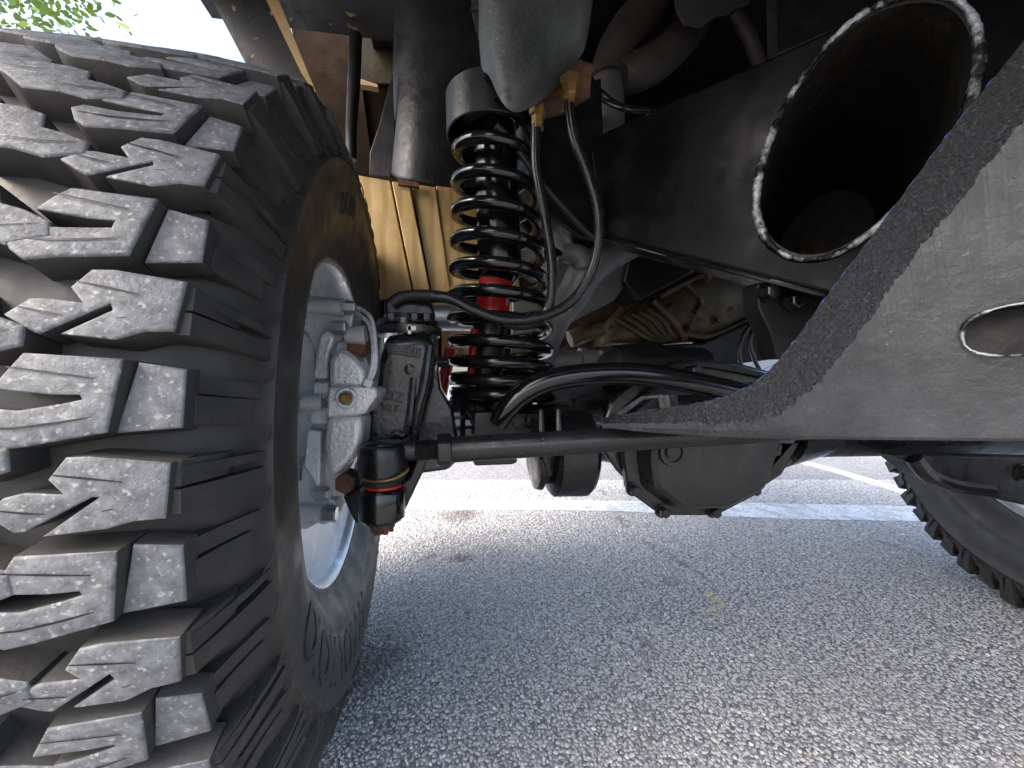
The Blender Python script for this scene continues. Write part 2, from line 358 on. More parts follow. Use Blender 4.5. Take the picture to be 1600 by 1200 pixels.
def ground_strip(name, pts, z, m, label, cat):
    q = [GP(*p) for p in pts]; b = MB(); n = len(q)
    b.add([(p.x, p.y, z) for p in q], [tuple(range(n))]); o = b.build(name, m, sharp=0); o['kind'] = 'structure'; o['label'] = label; return o
def strip_poly(top, bot): return top + bot[::-1]
tp = [(300, 775), (640, 779), (800, 781), (960, 783), (1100, 785), (1250, 788), (1420, 792), (1700, 798)]
bt = [(300, 796), (640, 797), (800, 797), (960, 799), (1100, 806), (1250, 812), (1420, 815), (1700, 822)]
ground_strip('road_marking', strip_poly(tp, bt), .0022, 'road_paint', 'worn white line crossing the asphalt behind the axle', 'road marking')
ground_strip('road_marking', strip_poly([(1180, 702), (1300, 731), (1420, 765), (1600, 816)], [(1180, 706), (1300, 738), (1420, 776), (1600, 831)]), .0022, 'road_paint', 'white parking line running off beside the far tyre', 'road marking')

# ------------------------------------------------------------------ wheels
RT = .45; NB = 56
def rs_(r): return .2475 + (r - .2475) * 1.174 if r > .2475 else r
def crown(x): return RT - .4 * x * x
def cyl(x, s, r): return (x, r * math.sin(s / RT), r * math.cos(s / RT))
def tread_mesh(name, poly, step=None, side=None, sgn=1, sipes=(), seed=0):
    """poly: outline in (across, along) metres; sgn -1 turns the block to the other half of the tread"""
    bm = bmesh.new(); rg = random.Random(seed)
    def ext(poly, dr, base=.423):
        poly = [(x + rg.uniform(-.0012, .0012), s + rg.uniform(-.0012, .0012)) for x, s in poly]
        n = len(poly); tilt = rg.uniform(-.03, .03)
        cx = sum(p[0] for p in poly) / n; cy = sum(p[1] for p in poly) / n
        top = [bm.verts.new(cyl(sgn * x, sgn * s, crown(x) - dr + tilt * (s - cy))) for x, s in poly]
        bot = [bm.verts.new(cyl(sgn * (cx + (x - cx) * 1.05), sgn * (cy + (s - cy) * 1.10), base)) for x, s in poly]
        f = bm.faces.new(top); f.material_index = 0
        for i in range(n):
            q = bm.faces.new((top[i], bot[i], bot[(i + 1) % n], top[(i + 1) % n])); q.material_index = 1
    ext(poly, 0)
    if step: ext(step, .007)
    if side:
      for s0, s1, pr in side:
        a = [bm.verts.new(cyl(sgn * x, sgn * s0, rs_(r))) for x, r in pr]; b = [bm.verts.new(cyl(sgn * x, sgn * s1, rs_(r))) for x, r in pr]
        n = len(pr)
        for q in [a[::-1], b] + [(a[i], a[(i + 1) % n], b[(i + 1) % n], b[i]) for i in range(n)]:
            fc = bm.faces.new(q); fc.material_index = 1
    bmesh.ops.recalc_face_normals(bm, faces=bm.faces)
    ed = [e for e in bm.edges if len(e.link_faces) == 2 and {x.material_index for x in e.link_faces} == {0, 1}]
    bmesh.ops.bevel(bm, geom=ed, offset=.0016, segments=2, affect='EDGES', clamp_overlap=True, profile=.5)
    for line in sipes:      # narrow blade cuts, drawn as dark strips for the shade inside
        L, Rr = [], []
        for i, (x, s) in enumerate(line):
            w = .0006 if 0 < i < len(line) - 1 else .0003
            L.append(bm.verts.new(cyl(sgn * x, sgn * (s + w), crown(x) + .0007))); Rr.append(bm.verts.new(cyl(sgn * x, sgn * (s - w), crown(x) + .0007)))
        for i in range(len(line) - 1):
            f = bm.faces.new((L[i], L[i + 1], Rr[i + 1], Rr[i])); f.material_index = 2
    me = bpy.data.meshes.new(name); bm.to_mesh(me); bm.free()
    me.materials.append(M['tread']); me.materials.append(M['rubber']); me.materials.append(M['engine'])
    me.polygons.foreach_set('use_smooth', [True] * len(me.polygons)); me.set_sharp_from_angle(angle=R(50))
    return me
# outlines measured on the photograph: x grows towards the tyre's shoulder, s upwards
A = [(.132, .0170), (.1280, -.0165), (.1126, -.0165), (.0993, -.0210), (.0726, -.0208), (.0968, -.0030), (.0950, -.0004), (.0635, -.0196), (.0605, -.0178),
     (.0477, -.0091), (.0568, .0012), (.0641, .0024), (.0811, .0006), (.0762, .0085), (.0823, .0206), (.0932, .0222)]
B = [(.1053, .0222), (.0993, -.0221), (.0641, -.0290), (.0495, -.0305), (.0422, -.0245), (.0368, -.0136), (.0404, -.0057), (.0604, -.0085), (.0774, -.0055), (.0871, -.0030),
     (.0865, .0004), (.0726, .0004), (.0471, .0044), (.0532, .0143), (.0604, .0235)]
BS = [(.1077, .0210), (.132, .0175), (.1314, -.0184), (.1012, -.0212)]
SA = [[(.078, .0122), (.093, .0095), (.109, .0064)], [(.0545, -.0055), (.066, -.0078), (.0745, -.009)], [(.100, -.0096), (.1045, -.0088)]]
SB = [[(.054, .0161), (.075, .0128), (.0937, .0100)], [(.0422, -.0175), (.0604, -.0178), (.080, -.0150), (.0937, -.0121)]]
C = [(-.020, -.004), (-.002, -.021), (.016, -.0195), (.034, -.0265), (.052, -.019), (.050, -.007), (.036, .001), (.024, .004), (.020, .018), (.006, .0235), (-.014, .0265), (-.029, .016), (-.026, .004)]
SC = [[(-.024, .008), (-.008, .0062), (.006, .010)], [(.012, -.012), (.030, -.0128), (.046, -.0095)]]
sx = lambda x: .132 - (.132 - x) * .9
A, B, BS = [[(sx(x), s * .9) for x, s in q] for q in (A, B, BS)]; SA, SB = [[[(sx(x), s * .9) for x, s in l] for l in q] for q in (SA, SB)]
C = [(x * .98, s * .88) for x, s in C]; SC = [[(x * .98, s * .88) for x, s in l] for l in SC]
PA = [(.126, .4105), (.1335, .4095), (.1415, .394), (.1495, .376), (.1545, .361), (.148, .357), (.12, .385)]
PA2 = [(.126, .4105), (.1335, .4095), (.1395, .396), (.1435, .386), (.142, .376), (.12, .385)]
sideA = ((-.0148, -.0012, PA), (.0005, .0150, PA2), (.0055, .0115, PA))
PB = [(.126, .400), (.1335, .399), (.1385, .388), (.149, .370), (.140, .365), (.12, .385)]
PB2 = [(.126, .398), (.1325, .397), (.1400, .383), (.1520, .363), (.140, .360), (.12, .385)]
sideB = ((-.0160, .0018, PB), (.0032, .0150, PB2))
BLK = {}
for k, p, st, sd_, sp_ in (('a', A, None, sideA, SA), ('b', B, BS, sideB, SB), ('c', C, None, None, SC)):
    for sg in (1, -1):
        BLK[k, sg] = [tread_mesh('tread_block', p, st, sd_, sg, sp_, 17 * j + ord(k)) for j in range(4)]
HALF = [(0, .4035), (.06, .402), (.105, .398), (.122, .392), (.1375, .381), (.1470, .366), (.1515, .3555), (.1560, .3535), (.1562, .3500), (.1535, .3470), (.1560, .330), (.1552, .312), (.1512, .2945), (.1488, .2925), (.1478, .288), (.1420, .276), (.1320, .263), (.1250, .256), (.1240, .2485), (.1180, .2455), (.108, .245)]
HALF = [(x, rs_(r)) for x, r in HALF]
def make_wheel(loc, steer, camber, side, label, words):
    w = thing('wheel', loc, label, 'wheel', 'front wheels'); w.rotation_euler = (0, camber, steer)
    t = MB(); prof = [(-x, r) for x, r in HALF[::-1]] + HALF[1:]
    t.lathe((0, 0, 0), AX, prof, 144, caps=False); ty = t.build('tyre', 'sidewall', w, True, sharp=50)
    pitch = 2 * math.pi / NB
    def put(me, ang, dx=0.0):
        o = bpy.data.objects.new('tread_block', me); sc.collection.objects.link(o); o.parent = ty; o.rotation_euler = (ang, 0, 0); o.location.x = dx
    for i in range(NB):
        put(BLK['ab'[i % 2], 1][rnd.randrange(4)], i * pitch); put(BLK['ab'[i % 2], -1][rnd.randrange(4)], (i + .5) * pitch)
    for i in range(46):
        q = 2 * math.pi / 46
        put(BLK['c', 1][rnd.randrange(4)], i * q, .016); put(BLK['c', -1][rnd.randrange(4)], (i + .5) * q, -.016)
    # narrow bars standing on the sidewall between the shoulder blocks
    bar = MB(); bar.tube([cyl(.1530, -.012, .389), cyl(.1558, -.004, .379), cyl(.1560, .006, .375)], [.0006, .0012, .0006], 6)
    bme = bar.mesh('sidewall_bar', 'rubber')
    for i in range(NB):
        o = bpy.data.objects.new('sidewall_bar', bme); sc.collection.objects.link(o); o.parent = ty; o.rotation_euler = ((i + .5) * pitch, 0, 0)
    # raised lettering
    for s_, size, rad, a0 in words:
        v, f = text_shape(s_, size, .0009)
        L = MB(); pts = []
        for x, y, z in v:
            r_ = rad - y; an = a0 + x / rad
            xs = np.interp(r_, [rs_(q) for q in (.256, .263, .276, .292, .312, .330, .347)], [.125, .132, .142, .150, .1552, .156, .1535])
            pts.append((xs + z + .0004, r_ * math.sin(an), r_ * math.cos(an)))
        L.add(pts, f); L.build('lettering', 'letter', ty, True, sharp=0)
    rm = MB()
    rm.lathe((0, 0, 0), AX, [(.1215, .2475), (.1235, .2445), (.1215, .2405), (.116, .2375), (.110, .2355)], 96, caps=False)
    fl = [(.110, .2355), (.104, .231), (.088, .2285), (.083, .2225), (.078, .2215), (.060, .2205), (.048, .2145), (.042, .2125), (.0, .210), (-.05, .208), (-.085, .204), (-.105, .19), (-.108, .15), (-.095, .11), (-.07, .09), (-.068, .03)]
    rm2 = MB(); rm2.lathe((0, 0, 0), AX, fl, 96, caps=True)
    ri = rm2.build('rim', 'rim', w, True, sharp=40); rm.build('rim_flange', 'rim_edge', ri, True)
    return w
HUBZ = .447
LW = Vector((-.296, .674, HUBZ)); ST_L = R(2.5)
make_wheel(LW, ST_L, 0, 1, 'large mud terrain tyre on pale blue rim filling the left side', (('WVOAVOIO', .070, .329, 3.62), ('MXNH', .038, .322, -.32), ('35X12.50R17', .018, .293, 1.75)))
rw = make_wheel(Vector((1.34, .585, HUBZ)), math.pi - R(11), 0, 1, 'far mud terrain tyre cut off by the right edge', ())

# ------------------------------------------------------------------ brake: rotor and caliper inside the near wheel
hub = LW + Vector((math.cos(ST_L), math.sin(ST_L), 0)) * .02
nax = Vector((math.cos(ST_L), math.sin(ST_L), 0))
bro = thing('brake_rotor', LW, 'dark vented brake disc half hidden behind the silver caliper', 'brake disc')
b = MB(); b.lathe(LW + nax * .030, nax, [(0, .06), (0, .165), (.010, .167), (.010, .06)], 64); b.build('disc', 'rust', bro)
b = MB(); b.lathe(LW + nax * .046, nax, [(0, .06), (0, .167), (.010, .165), (.010, .06)], 64); b.build('disc', 'rust', bro)
b = MB()
for i in range(36):
    a = 2 * math.pi * i / 36; d1 = Vector((-math.sin(ST_L) * math.cos(a), math.cos(ST_L) * math.cos(a), math.sin(a)))
    b.tube([LW + nax * .043 + d1 * .10, LW + nax * .043 + d1 * .162], .004, 5)
b.build('vane', 'rust', bro)
b = MB(); b.lathe(LW - nax * .05, nax, [(0, .05), (.10, .055), (.13, .075), (.15, .07)], 32); b.build('hub', 'satin_black', bro)

cal = thing('brake_caliper', W(520, 650, .50), 'silver painted brake caliper bolted in front of the disc', 'brake caliper')
def px_prism(mb, pts, y, depth, scale=1.0):
    """an outline read off the photograph, standing at distance y and running back by depth"""
    q = [W(px, py, y) for px, py in pts]
    return mb.prism(q, FWD * depth, scale)
b = MB(); px_prism(b, [(420, 459), (476, 460), (549, 468), (552, 492), (549, 516), (530, 534), (512, 530), (505, 548), (493, 548), (478, 518), (462, 513), (420, 514)], .515, .05)
b.build('bracket', 'silver_smooth', cal, bevel=.002)
b = MB(); px_prism(b, [(420, 750), (470, 751), (472, 722), (488, 700), (500, 745), (505, 775), (523, 782), (530, 800), (521, 816), (496, 818), (478, 828), (462, 826), (452, 821), (420, 821)], .515, .05)
b.build('bracket', 'silver_smooth', cal, bevel=.002)
b = MB(); px_prism(b, [(445, 516), (478, 519), (492, 541), (493, 600), (488, 668), (481, 700), (474, 722), (455, 746), (425, 746), (425, 716), (449, 716), (455, 708), (456, 650), (448, 640), (448, 628), (458, 618), (462, 555), (469, 548), (466, 545), (445, 545)], .525, .03)
b.build('pad_plate', 'silver_smooth', cal, bevel=.0015)
b = MB(); px_prism(b, [(480, 522), (552, 500), (568, 570), (568, 690), (540, 745), (516, 800), (478, 790), (485, 700)], .528, .03); b.build('body', 'silver', cal, bevel=.003)
b = MB(); px_prism(b, [(489, 592), (495, 545), (500, 522), (516, 512), (522, 530), (514, 552), (513, 592)], .505, .05)
b.build('rib', 'silver', cal, bevel=.003)
b = MB(); px_prism(b, [(488, 597), (515, 596), (513, 664), (483, 664)], .508, .05)
b.build('rib', 'silver', cal, bevel=.003)
b = MB(); px_prism(b, [(480, 671), (502, 673), (500, 742), (502, 778), (497, 783), (489, 752), (474, 728)], .505, .05)
b.build('rib', 'silver', cal, bevel=.003)
# piston housing: outline lofted towards the camera so that it swells
b = MB(); px_prism(b, [(513, 562), (529, 541), (553, 556), (569, 576), (575, 606), (513, 609)], .484, .06); b.build('piston_housing', 'silver', cal, bevel=.007, seg=3)
b = MB(); px_prism(b, [(512, 604), (560, 602), (588, 605), (590, 618), (569, 648), (510, 654)], .479, .07); b.build('piston_housing', 'silver', cal, bevel=.003, seg=2)
b = MB(); px_prism(b, [(510, 650), (567, 648), (564, 694), (554, 716), (533, 735), (513, 750), (505, 700)], .482, .06); b.build('piston_housing', 'silver', cal, bevel=.008, seg=3)
b = MB(); px_prism(b, [(517, 607), (566, 600), (566, 640), (513, 646)], .4805, .02, 1.1); b.build('rib', 'silver', cal, bevel=.004, seg=3)
p = W(541, 622, .474); b = MB(); b.lathe(p + FWD * .012, -FWD, [(0, .0125), (.010, .0125), (.012, .0110), (.012, .0085), (.005, .0083)], 28); b.build('boss', 'silver', cal)
b = MB(); b.lathe(p, -FWD, [(0, .007), (.006, .007), (.009, .0045)], 6); b.tube([p - FWD * .008, p - FWD * .011], .003, 8); b.build('bleeder_screw', 'brass', cal)
for (px, py, y_, r_) in ((546, 481, .508, .0085), (531, 512, .500, .0085), (504, 771, .502, .0085), (516, 803, .508, .0105)):
    b = MB(); c = W(px, py, y_); b.lathe(c + Vector((-.008, 0, 0)), AX, [(0, r_), (.014, r_), (.0155, r_ * .85)], 6); b.build('bolt', 'zinc', cal)
for (p0, p1, y_, r_) in (((478, 476), (540, 481), .512, .011), ((460, 800), (514, 803), .512, .012), ((540, 525), (572, 524), .512, .0125)):
    b = MB(); b.tube([W(*p0, y_), W(*p1, y_)], [r_ * .8, r_], 20); b.build('slide_pin', 'silver_smooth', cal, bevel=.0015)
b = MB(); b.tube([W(440, 629, .512), W(478, 629, .507)], .0035, 10); b.build('slide_pin', 'silver_smooth', cal)
b = MB(); b.lathe(W(474, 629, .507), AX, [(0, .0095), (.020, .0105), (.022, .009)], 16); b.build('boss', 'silver', cal)
b = MB(); b.lathe(W(507, 629, .500), AX, [(0, .0065), (.010, .0065)], 6); b.build('bolt', 'zinc', cal)
for off in (0, 1):
    b = MB(); b.tube([W(552, 480 + off * 9, .52), W(566 - off * 4, 484 + off * 8, .515), W(581 - off * 4, 500 + off * 8, .50), W(587 - off * 4, 540, .49), W(586 - off * 5, 575, .487), W(578 - off * 4, 596, .487)], .0025, 10, smooth=6)
    b.build('brake_pipe', 'silver_smooth', cal)
b = MB(); b.lathe(W(577, 599, .487), Vector((-.35, 0, -1)), [(-.004, .009), (.004, .009), (.004, .0065), (.012, .0065)], 6); b.build('pipe_union', 'zinc', cal)
b = MB(); b.lathe(W(549, 747, .53), -FWD, [(0, .013), (.03, .013), (.032, .011)], 6); b.build('bolt', 'rust', cal)
b = MB(); b.lathe(W(566, 545, .54), -FWD, [(0, .013), (.03, .013), (.032, .011)], 6); b.build('bolt', 'rust', cal)

# ------------------------------------------------------------------ steering knuckle
kn = thing('steering_knuckle', W(620, 760, .56), 'glossy black cast steering knuckle with raised foundry marks beside the caliper', 'steering knuckle')
kp = [(604, 522), (672, 517), (683, 552), (680, 590), (668, 640), (655, 690), (640, 742), (574, 742), (566, 690), (570, 640), (588, 606), (592, 560)]
rows = []
for y_, k in ((.66, 1.0), (.575, 1.0), (.556, .95), (.548, .82)):
    q = [W(px, py, .56) for px, py in kp]; c = sum(q, Vector()) / len(q)
    rows.append([Vector(((c + (p - c) * k).x, y_, (c + (p - c) * k).z)) for p in q])
b = MB(); n = len(kp)
b.add([p for r in rows for p in r], [(i * n + j, i * n + (j + 1) % n, (i + 1) * n + (j + 1) % n, (i + 1) * n + j) for i in range(len(rows) - 1) for j in range(n)] + [tuple(range((len(rows) - 1) * n, len(rows) * n)), tuple(range(n))[::-1]])
body = b.build('casting', 'cast_black', kn, sharp=30, bevel=.008, seg=4)
def raised_text(s_, px, py, y, size, tilt, parent, m, skew=0.0):
    v, f = text_shape(s_, size, .0028); c = W(px, py, y); b = MB(); ct, st_ = math.cos(tilt), math.sin(tilt)
    b.add([c + Vector((x * ct - z_ * st_, -z__, x * st_ + z_ * ct)) for x, z_, z__ in v], f); return b.build('foundry_mark', 'satin_black', parent, sharp=0)  # lighter black on the marks stands in for their shine
b = MB(); px_prism(b, [(606, 536), (658, 544), (656, 560), (604, 551)], .545, .02); b.build('marking_plate', 'satin_black', body, bevel=.001)
raised_text('CEDE', 620, 544, .5435, .012, R(-9), body, 'cast_black'); raised_text('V1', 645, 549, .5435, .013, R(-9), body, 'cast_black')
raised_text('DZ', 613, 620, .545, .019, R(-12), body, 'cast_black'); raised_text('V2 S', 608, 638, .545, .012, R(-8), body, 'cast_black')
b = MB(); b.tube([W(670, 540, .553), W(662, 600, .547), W(650, 650, .547), W(640, 735, .552)], [.006, .006, .005, .006], 8, smooth=4); b.build('rib', 'cast_black', body)
b = MB(); b.tube([W(646, 590, .549), W(640, 650, .546), (W(632, 680, .546)), W(618, 678, .546), W(610, 692, .547), W(616, 706, .548)], .005, 8, smooth=4); b.build('rib', 'cast_black', body)
b = MB(); b.lathe(W(640, 577, .548), -FWD, [(-.004, .008), (.003, .007), (.005, .003)], 16); b.build('boss', 'cast_black', body)
cp = [W(640, 524, .58), W(641, 500, .58)]
b = MB(); b.lathe(W(638, 526, .605), Vector((0, 0, 1)), [(0, .046), (.006, .049), (.012, .049), (.014, .045), (.022, .043), (.024, .036), (.030, .034)], 40); b.build('cap', 'cast_black', kn)
for px in (612, 648, 667):
    b = MB(); b.bolt(W(px, 503, .566), UP, .0075, .012); b.build('bolt', 'satin_black', kn)
b = MB(); b.box(W(643, 513, .553), (.012, .004, .006)); b.box(W(640, 515, .553), (.004, .004, .012)); b.build('clip', 'white_plastic', kn)
b = MB(); px_prism(b, [(598, 472), (615, 456), (668, 462), (680, 485), (675, 512), (604, 512)], .60, .05); b.build('hose_block', 'satin_black', kn, bevel=.006, seg=3)
# steering arm eye below the tie rod end
b = MB(); e0 = W(597, 786, .487)
b.lathe(e0 - UP * .020, UP, [(0, .022), (.004, .026), (.034, .0275), (.038, .025)], 36); b.build('steering_arm', 'black_gloss', kn)
b = MB(); px_prism(b, [(610, 768), (640, 745), (655, 705), (675, 700), (660, 740), (632, 800), (610, 806)], .49, .09); b.build('steering_arm', 'black', kn, bevel=.003)
b = MB(); px_prism(b, [(535, 775), (566, 760), (572, 806), (556, 820), (545, 800)], .50, .09); b.build('steering_arm', 'black', kn, bevel=.003)

# ------------------------------------------------------------------ tie rod
TY = .487
tr = thing('tie_rod', W(600, 745, TY), 'black tie rod with threaded end running across in front of the axle', 'tie rod')
ta, tb = W(700, 703, TY), W(1500, 655, .50); td = (tb - ta).normalized()
b = MB(); b.tube([ta, ta + td * .004, tb], [.0135, .0155, .0155], 28); b.build('tube', 'satin_black', tr)
b = MB(); b.lathe(W(683, 704, TY), td, [(0, .019), (.002, .0205), (.015, .0205), (.017, .019)], 6); b.build('jam_nut', 'satin_black', tr, bevel=.001)
b = MB(); prof = []
x0, x1 = W(630, 704, TY), W(684, 703, TY); L_ = (x1 - x0).length
prof = [(0, .012), (L_ * .35, .012)]
for i in range(14): prof += [(L_ * (.35 + .65 * i / 14), .0128), (L_ * (.35 + .65 * (i + .5) / 14), .0117)]
b.lathe(x0, (x1 - x0), prof, 20); b.build('threaded_shank', 'satin_black', tr)
b = MB(); c0 = W(599, 741, TY)
b.lathe(c0 - UP * .002, UP, [(0, .0255), (.003, .0285), (.032, .0287), (.036, .027), (.0375, .0235), (.0395, .0225), (.041, .012)], 40); b.build('ball_socket', 'black', tr)
b = MB(); b.lathe(c0 - UP * .012, UP, [(0, .021), (.003, .025), (.006, .0235), (.009, .0262), (.012, .0262)], 36); b.build('boot', 'hose_matt', tr)
b = MB(); b.lathe(c0 - UP * .0145, UP, [(0, .0215), (.0028, .0215)], 36); b.build('seal_ring', 'red', tr)
b = MB(); b.tube([W(567, 748, TY - .018), W(585, 752, TY - .028), W(612, 749, TY - .029), W(634, 738, TY - .02), W(638, 732, TY - .012)], .0016, 6, smooth=4); b.build('retaining_clip', 'brass', tr)
b = MB(); n0 = e0 - UP * .0205
b.lathe(n0, -UP, [(0, .0145), (.008, .0145)], 6)
for i in range(6):
    a = i * math.pi / 3; b.box(n0 - UP * .0105 + Vector((math.cos(a) * .0105, math.sin(a) * .0105, 0)), (.005, .005, .005), Matrix.Rotation(a, 3, 'Z'))
b.tube([n0 - UP * .006, n0 - UP * .014], .0075, 12); b.build('castle_nut', 'rust', tr)

# ------------------------------------------------------------------ front axle with differential
ax = thing('front_axle', W(1090, 690, .66), 'black front axle with bolted differential cover', 'axle')
AZ = .425
b = MB(); b.tube([(-.06, .66, AZ), (.20, .66, AZ)], .044, 40); b.build('axle_tube', 'black', ax); b = MB(); b.tube([(.42, .66, AZ - .01), (1.2, .66, AZ - .022)], .046, 36); b.build('axle_tube', 'black', ax)
b = MB(); px_prism(b, [(655, 505), (682, 512), (682, 556), (688, 606), (708, 640), (720, 716), (700, 735), (648, 742), (640, 600)], .60, .10); b.build('yoke', 'cast_black', ax, bevel=.006, seg=3)
b = MB(); b.lathe(W(706, 664, .66), AX, [(0, .052), (.012, .053), (.02, .047), (.035, .047), (.037, .051), (.05, .051), (.052, .046)], 40); b.build('collar', 'black_gloss', ax)
b = MB(); px_prism(b, [(742, 645), (792, 643), (808, 675), (806, 700), (740, 702)], .575, .012); b.build('bracket', 'satin_black', ax, bevel=.0015)
b = MB(); px_prism(b, [(734, 706), (808, 704), (808, 723), (800, 726), (742, 728)], .60, .08); b.build('bracket', 'black', ax, bevel=.002)
b = MB(); px_prism(b, [(792, 643), (846, 648), (850, 690), (808, 690)], .60, .02); b.build('bracket', 'black', ax, bevel=.0015)
pc = W(787, 625, .68)
b = MB(); b.lathe(pc - UP * .04, UP, [(0, .085), (.008, .09), (.022, .09), (.026, .082)], 48); b.lathe(pc - UP * .05, UP, [(0, .05), (.06, .05)], 24); b.build('spring_perch', 'black', ax)
pb = W(880, 705, .63)
b = MB(); b.lathe(Vector((W(830, 705, .63).x, pb.y, pb.z)), AX, [(0, .046), (.004, .058), (.013, .060), (.014, .052), (.024, .050), (.028, .064), (.034, .071), (.085, .072), (.092, .066), (.098, .054)], 48)
b.build('clamp_ring', 'black', ax, sharp=28)
for px in (845, 872):
    b = MB(); b.tube([W(px, 640, .575), W(px + 2, 690, .57), W(px + 14, 742, .575)], [.004, .006, .004], 8, smooth=3); b.build('rib', 'black', ax)
# diff housing behind the cover
b = MB(); px_prism(b, [(930, 690), (950, 630), (1000, 590), (1190, 590), (1240, 640), (1252, 688), (1215, 730), (1190, 765), (1120, 792), (1040, 792), (990, 765), (962, 735)], .60, .11, .8); b.build('differential_housing', 'cast_black', ax, bevel=.008, seg=3)
b = MB(); b.tube([W(905, 668, .66), W(1010, 668, .66)], [.05, .075], 32); b.build('neck', 'cast_black', ax)
b = MB(); b.tube([W(1210, 668, .66), W(1300, 672, .66)], [.075, .042], 32); b.build('neck', 'cast_black', ax)
cv = [(1030, 600), (1105, 596), (1180, 600), (1228, 640), (1222, 690), (1214, 712), (1196, 762), (1186, 772), (1126, 803), (1114, 806), (1042, 806), (1030, 803), (988, 772), (981, 762), (974, 712), (976, 690), (985, 640)]
q0 = [W(px, py, .582) for px, py in cv]; c = sum(q0, Vector()) / len(q0)
def ring(k, y_): return [Vector(((c + (p - c) * k).x, y_, (c + (p - c) * k).z)) for p in q0]
rows = [ring(1.0, .596), ring(1.0, .585), ring(.985, .582), ring(.84, .581), ring(.825, .577), ring(.775, .553), ring(.72, .546), ring(.55, .543), ring(.3, .541)]
b = MB(); n = len(cv)
b.add([p for r in rows for p in r], [(i * n + j, i * n + (j + 1) % n, (i + 1) * n + (j + 1) % n, (i + 1) * n + j) for i in range(len(rows) - 1) for j in range(n)] + [tuple(range((len(rows) - 1) * n, len(rows) * n)), tuple(range(n))[::-1]])
dc = b.build('differential_cover', 'satin_black', ax, sharp=24)
for px, py in ((988, 764), (1033, 798), (1112, 798), (1173, 764), (1194, 700), (1000, 690)):
    b = MB(); b.bolt(W(px, py, .581), -FWD, .0082, .016); b.build('bolt', 'black', dc)
b = MB(); b.lathe(W(1050, 706, .542), -FWD, [(0, .021), (.004, .020), (.004, .015), (.001, .014), (.001, .011), (.005, .0105), (.006, .004)], 32); b.build('filler_plug', 'satin_black', dc)
b = MB(); px_prism(b, [(1208, 694), (1224, 694), (1221, 712), (1206, 716)], .578, .02); b.build('tag_plate', 'black', ax, bevel=.002)
b = MB(); px_prism(b, [(1200, 690), (1252, 690), (1222, 742), (1192, 762)], .60, .05); b.build('gusset', 'black', ax, bevel=.003)
b = MB(); px_prism(b, [(835, 600), (920, 588), (1010, 590), (1010, 690), (850, 690)], .70, .06); b.build('web', 'cast_black', ax, bevel=.004)
# cast bracket on top of the differential
b = MB(); px_prism(b, [(985, 622), (1035, 590), (1068, 562), (1150, 566), (1205, 580), (1215, 625)], .60, .06); b.build('top_bracket', 'satin_black', ax, bevel=.004, seg=3)
b = MB(); b.tube([W(1010, 600, .596), W(1066, 570, .594), W(1120, 572, .594), W(1200, 588, .594)], .006, 8, smooth=4); b.build('rib', 'satin_black', ax)
b = MB(); b.bolt(W(1083, 580, .598), -FWD, .010, .014); b.build('bolt', 'satin_black', ax)
b = MB(); b.lathe(W(940, 580, .70), AX, [(0, .03), (.02, .048), (.09, .055), (.12, .05), (.2, .045)], 32); b.build('pinion_housing', 'engine', ax)

# ------------------------------------------------------------------ track bar
tk = thing('track_bar', W(790, 650, .56), 'curved black track bar arching over the differential', 'track bar')
b = MB(); b.tube([W(778, 662, .545), W(792, 640, .54), W(820, 613, .535), (W(862, 594, .53)), W(920, 585, .525), W(985, 584, .52), W(1050, 592, .51), W(1120, 606, .50), W(1180, 620, .49)], [.013, .0145, .0155, .0155, .0155, .0155, .0155, .0155, .0155], 24, smooth=8); b.build('bar', 'black_gloss', tk)

# ------------------------------------------------------------------ coil spring and damper
spx = thing('coil_spring', pc, 'tall black coil spring standing on the axle', 'coil spring')
t0, t1 = W(770, 168, .69), pc + UP * .0 + Vector((0, .01, 0)); pts = []; rs = []
turns = 12.4; NN = 420
for i in range(NN + 1):
    t = i / NN; u = 1 - (1 - t) ** 1.42
    c = t0.lerp(t1, u); a = 2 * math.pi * turns * t + .6; rr = .060 + .022 * min(1, u * 1.4)
    pts.append(c + Vector((math.cos(a) * rr, math.sin(a) * rr, 0))); rs.append(.0102)
b = MB(); b.tube(pts, rs, 12); b.build('coil', 'black_gloss', spx, sharp=60)
b = MB(); cu0 = W(762, 172, .69); cax = (t1 - t0).normalized()
b.lathe(cu0 - cax * .02, cax, [(0, .067), (.0, .071), (.066, .072), (.068, .0705), (.066, .068), (.0, .066)], 48, caps=False); b.build('upper_seat', 'under', spx)
sh = thing('shock_absorber', pc, 'red shock absorber with black sleeve inside the coil spring', 'shock absorber')
s0, s1 = W(772, 200, .69), W(782, 437, .69); sa_ = (s1 - s0).normalized(); Ls = (s1 - s0).length
b = MB(); b.lathe(s0, sa_, [(0, .038), (Ls * .93, .038), (Ls * .98, .034), (Ls * 1.03, .022), (Ls * 1.04, .01)], 36); b.build('sleeve', 'black_gloss', sh)
b = MB(); b.tube([W(774, 440, .69), W(768, 492, .69)], .029, 32); b.build('body', 'red', sh)
b = MB(); b.tube([W(769, 488, .69), W(756, 605, .70)], .030, 32); b.build('lower_body', 'black', sh)
b = MB(); b.tube([W(742, 515, .675), W(735, 600, .675)], .007, 12); b.build('stripe', 'red', sh)
b = MB(); b.tube([W(704, 545, .80), W(688, 622, .80)], .012, 20); o = b.build('steering_damper', 'red'); tag(o, 'short red tube showing between knuckle and spring', 'damper')
b = MB(); b.tube([W(664, 495, .82), W(744, 497, .82)], .027, 32); o = b.build('metal_sleeve', 'zinc'); tag(o, 'bare grey metal sleeve behind the black hoses', 'sleeve')
